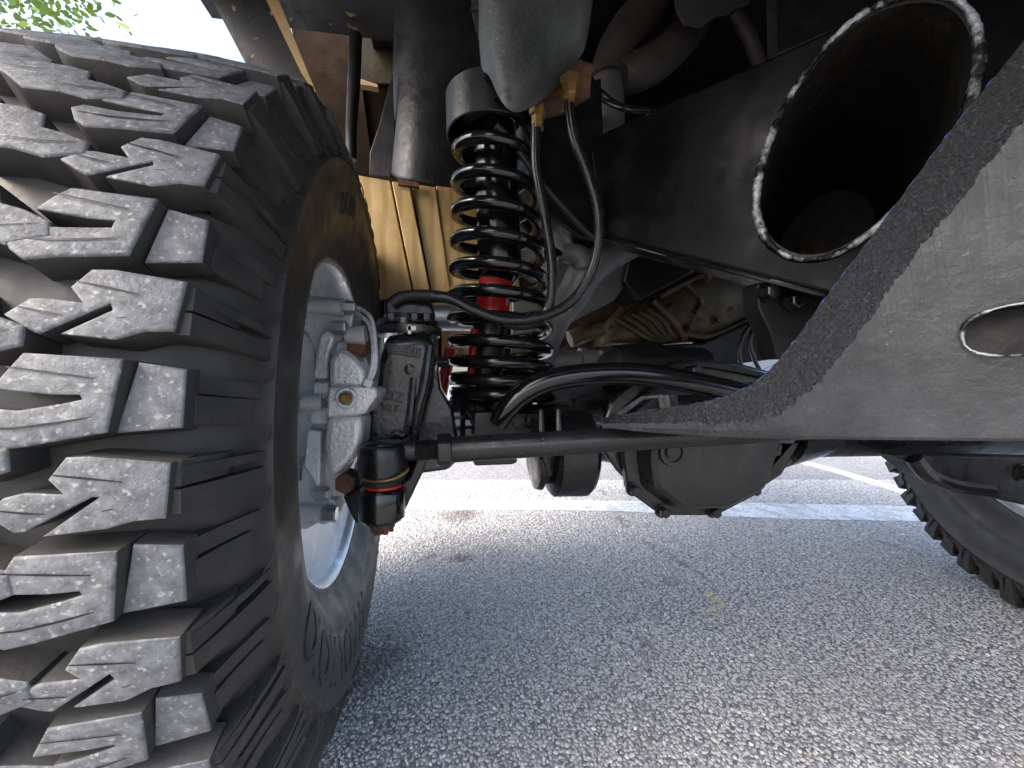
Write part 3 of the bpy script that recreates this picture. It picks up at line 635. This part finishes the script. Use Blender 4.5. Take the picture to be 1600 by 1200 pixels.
b = MB(); b.tube([W(672, 568, .78), W(745, 562, .78)], .009, 16); o = b.build('cross_rod', 'satin_black'); tag(o, 'thin dark rod under the gold boards', 'rod')

# ------------------------------------------------------------------ hoses
def hose(name, pts, r, m, label, cat='hose', n=12):
    b = MB(); b.tube(pts, r, n, smooth=8); o = b.build(name, m, sharp=60); return tag(o, label, cat)
hose('brake_hose', [W(838, 196, .60), W(838, 260, .60), W(850, 330, .60), W(862, 410, .60), W(860, 470, .60), W(847, 500, .60)], .0078, 'hose', 'black brake hose hanging straight down beside the spring')
hose('brake_hose', [W(889, 158, .58), W(897, 215, .58), W(920, 275, .58), W(936, 340, .58), W(930, 410, .585), W(898, 466, .59), W(850, 494, .59), W(790, 500, .585), W(740, 484, .58), W(700, 466, .58), W(650, 466, .59)], .0080, 'hose', 'black brake hose looping from the brass fitting to the knuckle')
hose('brake_hose', [W(847, 500, .602), W(810, 508, .60), W(760, 492, .592), W(715, 470, .585), W(672, 462, .585), W(630, 464, .59), W(612, 474, .59)], .0085, 'hose_matt', 'dull black hose bundled across the spring to the knuckle')
hose('sensor_cable', [W(775, 196, .62), W(800, 222, .63), W(850, 290, .65), W(900, 345, .66), W(928, 372, .66)], .0055, 'hose_matt', 'thin grey strap running down behind the hoses', 'cable')
bf = thing('hose_fitting', W(890, 150, .58), 'tarnished brass hose fitting under the grey sheet', 'fitting', 'brass fittings')
b = MB(); b.lathe(W(891, 118, .58), -UP, [(0, .012), (.004, .016), (.014, .016), (.016, .012), (.03, .0115), (.032, .0095), (.045, .0095)], 6); b.build('nut', 'brass', bf)
bf2 = thing('hose_fitting', W(838, 190, .60), 'tarnished brass hose fitting at the top of the straight hose', 'fitting', 'brass fittings')
b = MB(); b.lathe(W(840, 168, .60), -UP, [(0, .013), (.012, .013), (.014, .0095), (.034, .0095)], 6); b.build('nut', 'brass', bf2)
b = MB(); px_prism(b, [(840, 140), (905, 92), (925, 100), (922, 150), (880, 175), (842, 185)], .61, .006); o = b.build('hose_bracket', 'rust'); tag(o, 'rusty bracket carrying the two brass fittings', 'bracket')

# ------------------------------------------------------------------ sheet metal around the spring
def sheet(name, cols, m, label, cat, thick=.002, sub=1):
    b = MB(); b.grid(cols); o = b.build(name, m, sharp=60, solid=thick)
    if sub:
        md = o.modifiers.new('smooth', 'SUBSURF'); md.levels = sub; md.render_levels = sub
    return tag(o, label, cat)
cols = []
for px, dy, yb in ((606, .05, 268), (612, .03, 275), (622, .012, 279), (640, -.008, 283), (665, -.012, 287), (700, -.006, 291), (735, 0, 296), (775, .006, 300)):
    col = []
    for t in (0, .02, .2, .4, .6, .8, .98, 1.0):
        y_ = -140 + (yb + 140) * t; sx = px + (18 if px < 680 else 0) * (1 - t)
        col.append(W(sx, y_, .80 + dy + .015 * math.sin(5 * t + px * .02)))
    cols.append(col)
sheet('inner_fender', cols, 'under', 'black undersealed inner fender panel above the gold boards', 'fender panel', .003)
b = MB(); px_prism(b, [(613, 112), (594, 190), (578, 238), (577, 273), (610, 277), (618, 250)], .815, .006); o = b.build('fender_flange', 'under', bevel=.001); tag(o, 'triangular black flange on the edge of the inner fender', 'flange')
yb = [(748, 40), (752, 118), (759, 112), (767, 122), (776, 148), (790, 169), (803, 178), (820, 175), (840, 163), (856, 149), (869, 140), (885, 117), (898, 101), (904, 92), (912, 84), (919, 55), (924, 25), (930, -40)]
cols = []
for i, (px, yy) in enumerate(yb):
    col = []
    for t in (0, .15, .3, .45, .6, .75, .88, .97, 1.0):
        y_ = -150 + (yy + 150) * t; u = i / (len(yb) - 1)
        bul = -.05 * math.sin(math.pi * u) * (.4 + .6 * math.sin(math.pi * min(1, t * .9))) + .018 * math.sin(9 * u + 2) * t + .012 * (t > .96)
        col.append(W(px, y_, .60 + bul + rnd.uniform(-.004, .004)))
    cols.append(col)
sheet('heat_shield', cols, 'galv', 'crumpled grey sheet metal shield hanging over the spring top', 'heat shield', .002)
b = MB(); px_prism(b, [(735, -60), (751, -60), (753, 80), (748, 60), (738, 20)], .70, .003); px_prism(b, [(735, 10), (752, 10), (752, 15), (735, 15)], .695, .006); o = b.build('seam_strip', 'galv'); tag(o, 'narrow pale metal seam strip beside the grey shield', 'strip')
b = MB(); px_prism(b, [(800, 170), (940, 120), (950, 380), (905, 372), (850, 330), (815, 240)], .74, .10); o = b.build('shock_tower', 'engine', bevel=.004); tag(o, 'black shock tower in the shadow behind the hoses', 'bracket')

# ------------------------------------------------------------------ wheel well: boards and liner
wb = thing('board_panel', W(650, 560, .93), 'gold painted wooden boards under the inner fender', 'boards')
for pts, y_, m in (([(550, 272), (609, 282), (645, 462), (590, 466), (560, 430)], .93, 'gold_wood'), ([(612, 283), (639, 286), (673, 460), (648, 462)], .922, 'gold_wood'),
                   ([(643, 287), (680, 292), (706, 470), (678, 476)], .935, 'gold_wood'), ([(681, 290), (800, 306), (815, 480), (790, 500), (706, 490)], .94, 'gold_knot'), ([(690, 505), (790, 490), (780, 560), (690, 568)], .93, 'gold_wood')):
    b = MB(); px_prism(b, pts, y_, .025); b.build('board', m, wb, bevel=.002)
b = MB(); px_prism(b, [(540, 270), (810, 300), (815, 560), (660, 570), (540, 480)], .975, .01); b.build('backing', 'brown', wb)
b = MB(); px_prism(b, [(620, 276), (655, 282), (654, 292), (622, 288)], .915, .01); b.build('bracket', 'rust', wb)
wl_ = thing('wheel_well', W(540, 200, 1.15), 'rust brown wheel well lining above and behind the tyre', 'wheel well')
b = MB(); px_prism(b, [(400, -160), (560, -160), (566, 140), (590, 320), (520, 320), (470, 100)], 1.15, .02); b.build('liner', 'brown', wl_)
b = MB(); px_prism(b, [(556, -160), (650, -160), (650, 130), (562, 130)], 1.12, .02); b.build('liner', 'gold_dirty', wl_)
b = MB(); px_prism(b, [(556, 130), (650, 130), (650, 330), (575, 330)], 1.17, .02); b.build('liner', 'brown', wl_)
b = MB(); px_prism(b, [(560, 122), (590, 132), (590, 136), (560, 131)], 1.10, .02); b.build('ledge', 'pine', wl_)
b = MB(); b.tube([W(556, 55, 1.0), W(553, 130, 1.0), W(549, 200, 1.0), W(549, 250, 1.0)], [.015, .015, .013, .012], 14, smooth=4); b.build('drain_tube', 'engine', wl_)
fe = thing('fender', W(430, 60, .95), 'black fender with flaking paint at the top of the wheel arch', 'fender')
b = MB(); px_prism(b, [(300, -60), (388, -60), (470, 112), (500, 170), (400, 130)], .95, .012); b.build('panel', 'flaked', fe)
b = MB(); px_prism(b, [(386, -62), (410, -62), (486, 125), (500, 160), (470, 112)], .945, .016); b.build('edge_strip', 'pine', fe)
b = MB(); b.box((-.27, .42, 1.37), (.56, 1.24, .012)); b.build('fender_top', 'flaked', fe)
b = MB(); b.box((-.47, .06, 1.13), (.012, .74, .47)); b.build('fender_side', 'flaked', fe)

# ------------------------------------------------------------------ frame rail with the oval tube
ry = plane_y(930, .60, 1280, .41)
def RP(px, py, off=0.0): return W(px, py, ry(px)) + RN * off
a_, b_ = W(930, 600, .60), W(1280, 600, .41); RN = Vector((b_.y - a_.y, -(b_.x - a_.x), 0)).normalized(); RN = RN if RN.y > 0 else -RN
fr = thing('frame_rail', W(930, 370, .60), 'black frame rail with a large oval tube welded through it', 'frame rail')
out = [(920, 217), (990, 184), (1060, 152), (1210, 86), (1420, -10), (1700, -136), (1700, 570), (1400, 487), (1280, 456), (1100, 409), (1000, 384), (945, 368), (932, 330)]
b = MB(); b.prism([RP(*p) for p in out], RN * .09); rail = b.build('rail', 'frame_black', fr)
ov = [(1183, 330), (1186, 285), (1200, 232), (1228, 168), (1268, 105), (1318, 50), (1372, 14), (1430, -2), (1480, 2), (1514, 32), (1526, 80), (1520, 130), (1500, 185), (1462, 248), (1412, 312), (1355, 366), (1300, 398), (1248, 404), (1210, 386), (1192, 360)]
ov = curve2(ov + ov[:1], 100)[:-1]
cb = MB(); cb.prism([RP(*p, -.03) for p in ov], RN * .20); cut(rail, cb)
rail.data.polygons.foreach_set('use_smooth', [False] * len(rail.data.polygons))
md = rail.modifiers.new('bevel', 'BEVEL'); md.width = .005; md.segments = 3; md.limit_method = 'ANGLE'; md.angle_limit = R(40)
q = [RP(*p, -.001) for p in ov]; c = sum(q, Vector()) / len(q)
lin = MB(); k = len(q); L1 = [p.copy() for p in q]; L2 = [p + RN * .5 for p in q]; I1 = [c + (p - c) * .965 for p in q]; I2 = [c + (p - c) * .965 + RN * .5 for p in q]
lin.add(L1 + L2 + I1 + I2, [(i, (i + 1) % k, k + (i + 1) % k, k + i) for i in range(k)] + [(2 * k + i, 2 * k + (i + 1) % k, 3 * k + (i + 1) % k, 3 * k + i) for i in range(k)] + [(i, (i + 1) % k, 2 * k + (i + 1) % k, 2 * k + i) for i in range(k)] + [tuple(3 * k + i for i in range(k))])
lin.build('oval_tube', 'dark_rust', fr, sharp=50)
pts = []; rs = []
for i in range(k):
    a, b2 = RP(*ov[i], -.004), RP(*ov[(i + 1) % k], -.004)
    for j in range(2):
        p = a.lerp(b2, j / 2); p = c + (p - c) * 1.012
        pts.append(p + RN * rnd.uniform(-.001, .001)); rs.append(.0038 + .0014 * math.sin(i * .21) * math.sin(i * .075 + 1) + rnd.uniform(-.0008, .0008))
b = MB(); b.tube(pts, rs, 8, closed=True); b.build('weld_bead', 'bead', fr, sharp=70)
b = MB(); b.tube([RP(945, 370, .004), RP(1100, 411, .004), RP(1280, 458, .004), RP(1400, 489, .004)], .0035, 8); b.build('lower_flange', 'black_gloss', fr)
# bolted bracket under the rail
br = thing('rail_bracket', W(1225, 500, .47), 'black bracket with two bolts under the frame rail', 'bracket')
b = MB(); px_prism(b, [(1185, 440), (1290, 452), (1290, 560), (1215, 560), (1205, 520), (1186, 480)], .46, .03); b.build('plate', 'engine', br, bevel=.002)
for px, py in ((1197, 458), (1235, 472)):
    b = MB(); b.bolt(W(px, py, .458), -FWD, .0095, .014); b.build('bolt', 'black', br)

# ------------------------------------------------------------------ curved bracket arm close to the camera
ay = plane_y(935, .455, 1600, .215)
up = [(935, 654), (1000, 643), (1080, 631), (1140, 616), (1190, 588), (1235, 538), (1290, 463), (1350, 383), (1420, 290), (1500, 183), (1600, 62), (1760, -130)]
md_ = [(938, 662), (1005, 661), (1090, 662), (1160, 660), (1225, 640), (1285, 590), (1345, 515), (1405, 436), (1475, 345), (1560, 235), (1670, 115), (1850, -80)]
dn = [(940, 668), (1010, 676), (1095, 682), (1170, 686), (1240, 689), (1305, 690), (1370, 691), (1440, 692), (1520, 693), (1600, 694), (1700, 695), (1880, 698)]
AN = Vector(((W(1600, 600, .215) - W(935, 600, .455)).y, -(W(1600, 600, .215) - W(935, 600, .455)).x, 0)).normalized(); AN = AN if AN.y > 0 else -AN
def AP(px, py, off): return W(px, py, ay(px)) + AN * off
NA = 300
up, md_, dn = curve2(up, NA), curve2(md_, NA), curve2(dn, NA); n = len(up)
jit = 0.0; out_ = []
for i, (x, y) in enumerate(md_):
    jit = jit * .8 + rnd.uniform(-2.2, 2.2); e = min(1, i / 60)
    out_.append((x + (jit + rnd.uniform(-1.2, 1.2)) * .8 * e, y + (jit + rnd.uniform(-1.2, 1.2)) * .8 * e))
md_ = out_
wgt = [min(1, i / (NA * .45)) for i in range(n)]
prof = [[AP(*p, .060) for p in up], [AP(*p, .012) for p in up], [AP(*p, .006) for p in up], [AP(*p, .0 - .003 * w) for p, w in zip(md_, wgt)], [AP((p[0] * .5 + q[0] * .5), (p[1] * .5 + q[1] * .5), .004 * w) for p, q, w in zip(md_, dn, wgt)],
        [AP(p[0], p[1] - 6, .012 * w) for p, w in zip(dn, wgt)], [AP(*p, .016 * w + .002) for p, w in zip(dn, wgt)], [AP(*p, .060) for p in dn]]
b = MB(); k = len(prof)
vs_ = [p for r in prof for p in r]
fs = []
for i in range(k):
    j2 = (i + 1) % k; b.mi = 0
    for j in range(n - 1): fs.append((i * n + j, i * n + j + 1, j2 * n + j + 1, j2 * n + j))
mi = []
for i in range(k): mi += [1 if i in (0, 1, 2) else 0] * (n - 1)  # upper band takes the darker colour, the face below a lighter grey
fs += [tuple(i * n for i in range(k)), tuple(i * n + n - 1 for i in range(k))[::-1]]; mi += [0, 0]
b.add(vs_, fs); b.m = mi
arm_t = thing('bracket_arm', W(1250, 690, .35), 'heavy rough grey bracket arm sweeping up to the right edge', 'bracket arm')
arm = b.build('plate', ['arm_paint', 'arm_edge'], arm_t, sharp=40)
sl = []
for i in range(28):
    a = 2 * math.pi * i / 28; ex_ = math.copysign(abs(math.cos(a)) ** .75, math.cos(a)) * 120; ey_ = math.copysign(abs(math.sin(a)) ** .8, math.sin(a)) * 40
    sl.append((1624 + ex_ + ey_ * .15, 510 + ey_ - ex_ * .14))
cb = MB(); cb.prism([AP(*p, -.04) - arm_t.location for p in sl], AN * .075); 
for i in range(len(cb.v)): cb.v[i] = tuple(Vector(cb.v[i]) + arm_t.location)
cut(arm, cb, 'engine')  # near-black inner faces paint in the shade of the slot
arm.data.polygons.foreach_set('use_smooth', [False] * len(arm.data.polygons))
q = [AP(*p, .0015) for p in sl]; b = MB(); b.tube(q, [.0012 + rnd.uniform(-.0007, .0005) for p in q], 6, closed=True); b.build('slot_edge', 'bead', arm_t)
b = MB(); b.tube([AP(p[0], p[1] + 1, .007) for p in up[30::3]], [max(.0003, .0009 + rnd.uniform(-.0008, .0004)) for p in up[30::3]], 6); b.build('chipped_edge', 'blue_chip', arm_t)
b = MB()
for pts in ([(942, 650), (985, 620), (1020, 617), (1024, 622), (990, 626), (956, 652)], [(1012, 620), (1030, 618), (1034, 640), (1016, 645)]):
    b.prism([AP(*p, .03) for p in pts], AN * .03)
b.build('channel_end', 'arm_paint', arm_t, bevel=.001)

# ------------------------------------------------------------------ engine, exhaust and transmission in the shade
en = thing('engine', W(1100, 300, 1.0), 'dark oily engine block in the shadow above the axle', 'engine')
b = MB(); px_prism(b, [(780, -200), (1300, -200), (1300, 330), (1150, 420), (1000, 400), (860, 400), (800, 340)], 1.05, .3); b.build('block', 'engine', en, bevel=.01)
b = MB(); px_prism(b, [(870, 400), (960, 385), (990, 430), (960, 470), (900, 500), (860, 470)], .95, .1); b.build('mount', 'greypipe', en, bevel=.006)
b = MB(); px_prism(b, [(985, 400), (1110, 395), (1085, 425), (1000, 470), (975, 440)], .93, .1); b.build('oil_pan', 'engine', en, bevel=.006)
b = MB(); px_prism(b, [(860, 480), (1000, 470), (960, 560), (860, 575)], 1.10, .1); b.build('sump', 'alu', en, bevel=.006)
ex = thing('exhaust_manifold', W(980, 150, .88), 'rust stained exhaust manifold tubes above the frame rail', 'exhaust')
b = MB(); b.tube([W(1045, -60, .88), W(1015, 5, .88), W(975, 55, .88), W(950, 110, .90), W(945, 180, .92)], [.045, .043, .042, .04, .04], 24, smooth=6); b.build('pipe', 'manifold', ex)
b = MB(); b.tube([W(1110, -30, .90), W(1075, 45, .89), W(1040, 85, .88), W(1000, 110, .88), W(965, 120, .90)], [.045, .043, .042, .042, .04], 24, smooth=6); b.build('pipe', 'manifold', ex)
b = MB(); b.tube([W(946, 120, .86), W(950, 160, .86), W(952, 215, .86)], [.034, .036, .034], 24, smooth=4); b.build('pipe', 'greypipe', ex)
b = MB(); b.lathe(W(948, 118, .86), Vector((.05, 0, -1)), [(0, .046), (.012, .046)], 24); b.build('flange', 'manifold', ex)
b = MB(); px_prism(b, [(1050, -60), (1180, -60), (1172, 6), (1150, 12), (1140, 22), (1118, 26), (1095, 42), (1070, 38), (1056, 12)], .78, .003); o = b.build('shield_plate', 'galv'); tag(o, 'small grey shield plate with ragged edge at the top', 'shield')
hose('vacuum_hose', [W(905, 95, .80), W(920, 120, .78), W(945, 150, .74), W(975, 168, .72), W(1010, 172, .70)], .006, 'hose', 'thin black hose crossing the pale exhaust pipe')
hose('vacuum_hose', [W(920, 140, .78), W(950, 160, .73), W(985, 172, .70), W(1030, 172, .70)], .005, 'hose', 'lower thin black hose beside the exhaust pipe')
b = MB(); b.tube([W(1150, 20, .85), W(1172, 60, .85), W(1190, 110, .85)], .016, 12); o = b.build('brace_rod', 'manifold'); tag(o, 'dull brace rod under the small shield plate', 'rod')
gp = thing('cast_pipe', W(930, 430, .80), 'pale grey cast pipe curving behind the hoses', 'pipe')
b = MB(); b.tube([W(1010, 372, .86), W(960, 392, .82), W(920, 420, .80), W(896, 460, .80), W(868, 500, .80), W(845, 560, .82)], [.03, .036, .038, .034, .03, .028], 24, smooth=6); b.build('pipe', 'greypipe', gp)
b = MB(); b.tube([W(880, 396, .78), W(905, 400, .77), W(912, 420, .77)], [.018, .022, .016], 12, smooth=4); b.build('lug', 'greypipe', gp)
b = MB(); px_prism(b, [(800, 470), (850, 455), (880, 500), (862, 580), (800, 600)], .86, .02); b.build('flange', 'greypipe', gp, bevel=.003)
tm = thing('transmission', W(1060, 540, 1.05), 'stained ribbed transmission housing beyond the differential', 'transmission')
tp = [(935, 540), (950, 505), (985, 470), (1040, 445), (1095, 418), (1215, 425), (1230, 480), (1190, 495), (1150, 518), (1100, 533), (1030, 540)]
q0 = [W(px, py, 1.05) for px, py in tp]; c = sum(q0, Vector()) / len(q0); rows = []
for k_, y_ in ((1, 1.15), (1, 1.05), (.93, 1.03), (.75, 1.015), (.4, 1.005)): rows.append([Vector(((c + (p - c) * k_).x, y_, (c + (p - c) * k_).z)) for p in q0])
n = len(tp); b = MB()
b.add([p for r in rows for p in r], [(i * n + j, i * n + (j + 1) % n, (i + 1) * n + (j + 1) % n, (i + 1) * n + j) for i in range(len(rows) - 1) for j in range(n)] + [tuple(range((len(rows) - 1) * n, len(rows) * n)), tuple(range(n))[::-1]])
b.build('housing', 'alu', tm, sharp=30)
for i in range(6):
    dx = i * 14
    b = MB(); b.tube([W(962 + dx * .9, 498 - dx * .28, 1.012), W(985 + dx * .9, 512 - dx * .2, 1.004), W(1010 + dx * .7, 528 - dx * .12, 1.004), W(1030 + dx * .6, 534 - dx * .06, 1.012)], .0065, 8, smooth=3); b.build('rib', 'alu', tm)
for pts, r_ in (([(1020, 470), (1050, 500), (1070, 530)], .010), ([(1030, 464), (1100, 428), (1150, 424)], .009), ([(1070, 442), (1095, 470), (1085, 490)], .007), ([(1062, 520), (1110, 526), (1160, 505), (1190, 488)], .008)):
    b = MB(); b.tube([W(px, py, 1.0) for px, py in pts], r_, 8, smooth=5); b.build('rib', 'alu', tm)
for px, py in ((1078, 512), (1105, 432), (1120, 500)):
    b = MB(); b.bolt(W(px, py, 1.0), -FWD, .010, .014); b.build('bolt', 'alu', tm)
b = MB(); b.tube([W(890, 530, 1.0), W(940, 512, 1.0)], .022, 20); o = b.build('drive_shaft', 'alu'); tag(o, 'short tan shaft beside the ribbed housing', 'shaft')
b = MB(); b.lathe(W(862, 566, .84), AX, [(0, .026), (.06, .026), (.062, .032), (.075, .032), (.077, .028), (.10, .028)], 28); o = b.build('steering_shaft', 'greypipe'); tag(o, 'grey jointed shaft behind the top of the track bar', 'shaft')
xm = thing('cross_member', W(1120, 560, .95), 'black cross member below the transmission', 'cross member')
b = MB(); px_prism(b, [(940, 545), (1100, 535), (1200, 490), (1230, 500), (1220, 560), (1100, 575), (960, 580)], .98, .08); b.build('beam', 'engine', xm, bevel=.006)
hose('wiring_cable', [W(1205, 470, .80), W(1170, 510, .80), W(1155, 545, .80), W(1160, 580, .80)], .0045, 'hose', 'thin black cable left of the white ribbed panel', 'cable')
hose('wiring_cable', [W(1190, 490, .80), W(1172, 530, .80), W(1178, 560, .80), W(1188, 580, .80)], .0045, 'hose', 'thin black cable crossing the white ribbed panel', 'cable')
wp = thing('ribbed_panel', W(1190, 570, 1.5), 'white ribbed panel glimpsed beyond the frame bracket', 'panel')
for i in range(4):
    b = MB(); o1 = i * 16; px_prism(b, [(1120, 575 + o1 - 6), (1260, 500 + o1 - 6), (1260, 510 + o1), (1120, 584 + o1)], 1.5, .02); b.build('slat', 'white_panel', wp, bevel=.003)
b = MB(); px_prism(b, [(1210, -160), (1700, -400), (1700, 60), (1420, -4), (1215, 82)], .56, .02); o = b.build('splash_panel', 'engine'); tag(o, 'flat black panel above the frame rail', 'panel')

# ------------------------------------------------------------------ far wheel's knuckle and arm
fk = thing('knuckle_arm', W(1520, 740, .60), 'dark steering arm with bolt in front of the far tyre', 'steering arm')
b = MB(); px_prism(b, [(1405, 712), (1650, 716), (1650, 800), (1570, 782), (1480, 762), (1440, 740)], .56, .04); b.build('plate', 'satin_black', fk, bevel=.003)
b = MB(); b.tube([W(1428, 716, .548), W(1450, 742, .545), W(1490, 758, .545), W(1545, 765, .545)], .012, 10, smooth=5); b.build('rim', 'black_gloss', fk)
b = MB(); b.bolt(W(1596, 738, .558), -FWD, .012, .012); b.build('bolt', 'black', fk)

# ------------------------------------------------------------------ bodywork overhead
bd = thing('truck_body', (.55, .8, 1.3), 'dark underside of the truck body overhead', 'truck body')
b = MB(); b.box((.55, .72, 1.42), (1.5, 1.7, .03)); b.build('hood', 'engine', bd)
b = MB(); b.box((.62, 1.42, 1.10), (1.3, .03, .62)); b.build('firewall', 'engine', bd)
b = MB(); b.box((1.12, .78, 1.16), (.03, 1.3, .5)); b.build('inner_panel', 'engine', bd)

b = MB(); b.box((.55, -.34, .98), (1.7, .10, .22)); b.build('bumper', 'satin_black', bd, bevel=.02)
b = MB(); b.box((.62, -.22, 1.20), (1.5, .06, .50)); b.build('grille_panel', 'engine', bd, bevel=.01)
# ------------------------------------------------------------------ fallen leaf and tree
lf = thing('fallen_leaf', GP(1118, 945), 'crumpled dry yellow leaf lying on the asphalt', 'leaf')
for (px, py, w_, h_) in ((1106, 934, 7, 4), (1117, 944, 8, 3.5), (1128, 951, 6, 4), (1115, 957, 6, 3)):
    q = []
    for i in range(9):
        a = 2 * math.pi * i / 9; p = GP(px + math.cos(a) * w_ * rnd.uniform(.6, 1.1), py + math.sin(a) * h_ * rnd.uniform(.6, 1.1)); q.append(Vector((p.x, p.y, .006 + rnd.uniform(0, .004))))
    b = MB(); b.prism(q, UP * .001); b.build('leaf_piece', 'dry_leaf', lf)

def tree():
    base = Vector((-5.75, 3.5, 0)); t = thing('tree', base, 'green tree with orange tinted leaves behind the tyre', 'tree')
    b = MB(); top = base + Vector((.3, .5, 4.6)); b.tube([base, base + Vector((.1, .1, 1.6)), base + Vector((.1, .3, 3.2)), top], [.16, .13, .10, .05], 12, smooth=4); limbs = []
    for i in range(9):
        a = i * 2.4; z0 = 2.2 + i * .28; s0 = base + Vector((.1, .2, z0)); e0 = s0 + Vector((math.cos(a) * 1.7, math.sin(a) * 1.5, 1.1 + .1 * i)); limbs.append((s0, e0)); b.tube([s0, s0.lerp(e0, .5) + UP * .15, e0], [.05, .035, .012], 7, smooth=3)
    b.build('trunk', 'bark', t)
    rg = random.Random(11); b = MB()
    cl = []
    for s0, e0 in limbs:
        for k in range(9): cl.append(s0.lerp(e0, rg.uniform(.45, 1.15)) + Vector((rg.gauss(0, .4), rg.gauss(0, .4), rg.gauss(0, .3))))
    cl += [top + Vector((rg.gauss(0, .6), rg.gauss(0, .6), rg.gauss(.3, .4))) for _ in range(16)]
    for c in cl:
        red = rg.random() < .22
        for k in range(130):
            p = c + Vector((rg.gauss(0, .2), rg.gauss(0, .2), rg.gauss(0, .14))); s = rg.uniform(.026, .05)
            u = Vector((rg.gauss(0, 1), rg.gauss(0, 1), rg.gauss(0, .5))).normalized(); w = u.cross(Vector((rg.gauss(0, 1), rg.gauss(0, 1), rg.gauss(0, 1)))).normalized()
            b.mi = 1 if (red and rg.random() < .5) else 0
            b.add([p - u * s, p - u * s * .4 + w * s * .45, p + u * s * .3 + w * s * .5, p + u * s, p + u * s * .3 - w * s * .5, p - u * s * .4 - w * s * .45], [(0, 1, 2, 3, 4, 5)])
    b.mi = 0
    b.build('crown', ['leaf', 'leaf_red'], t, sharp=0)
tree()
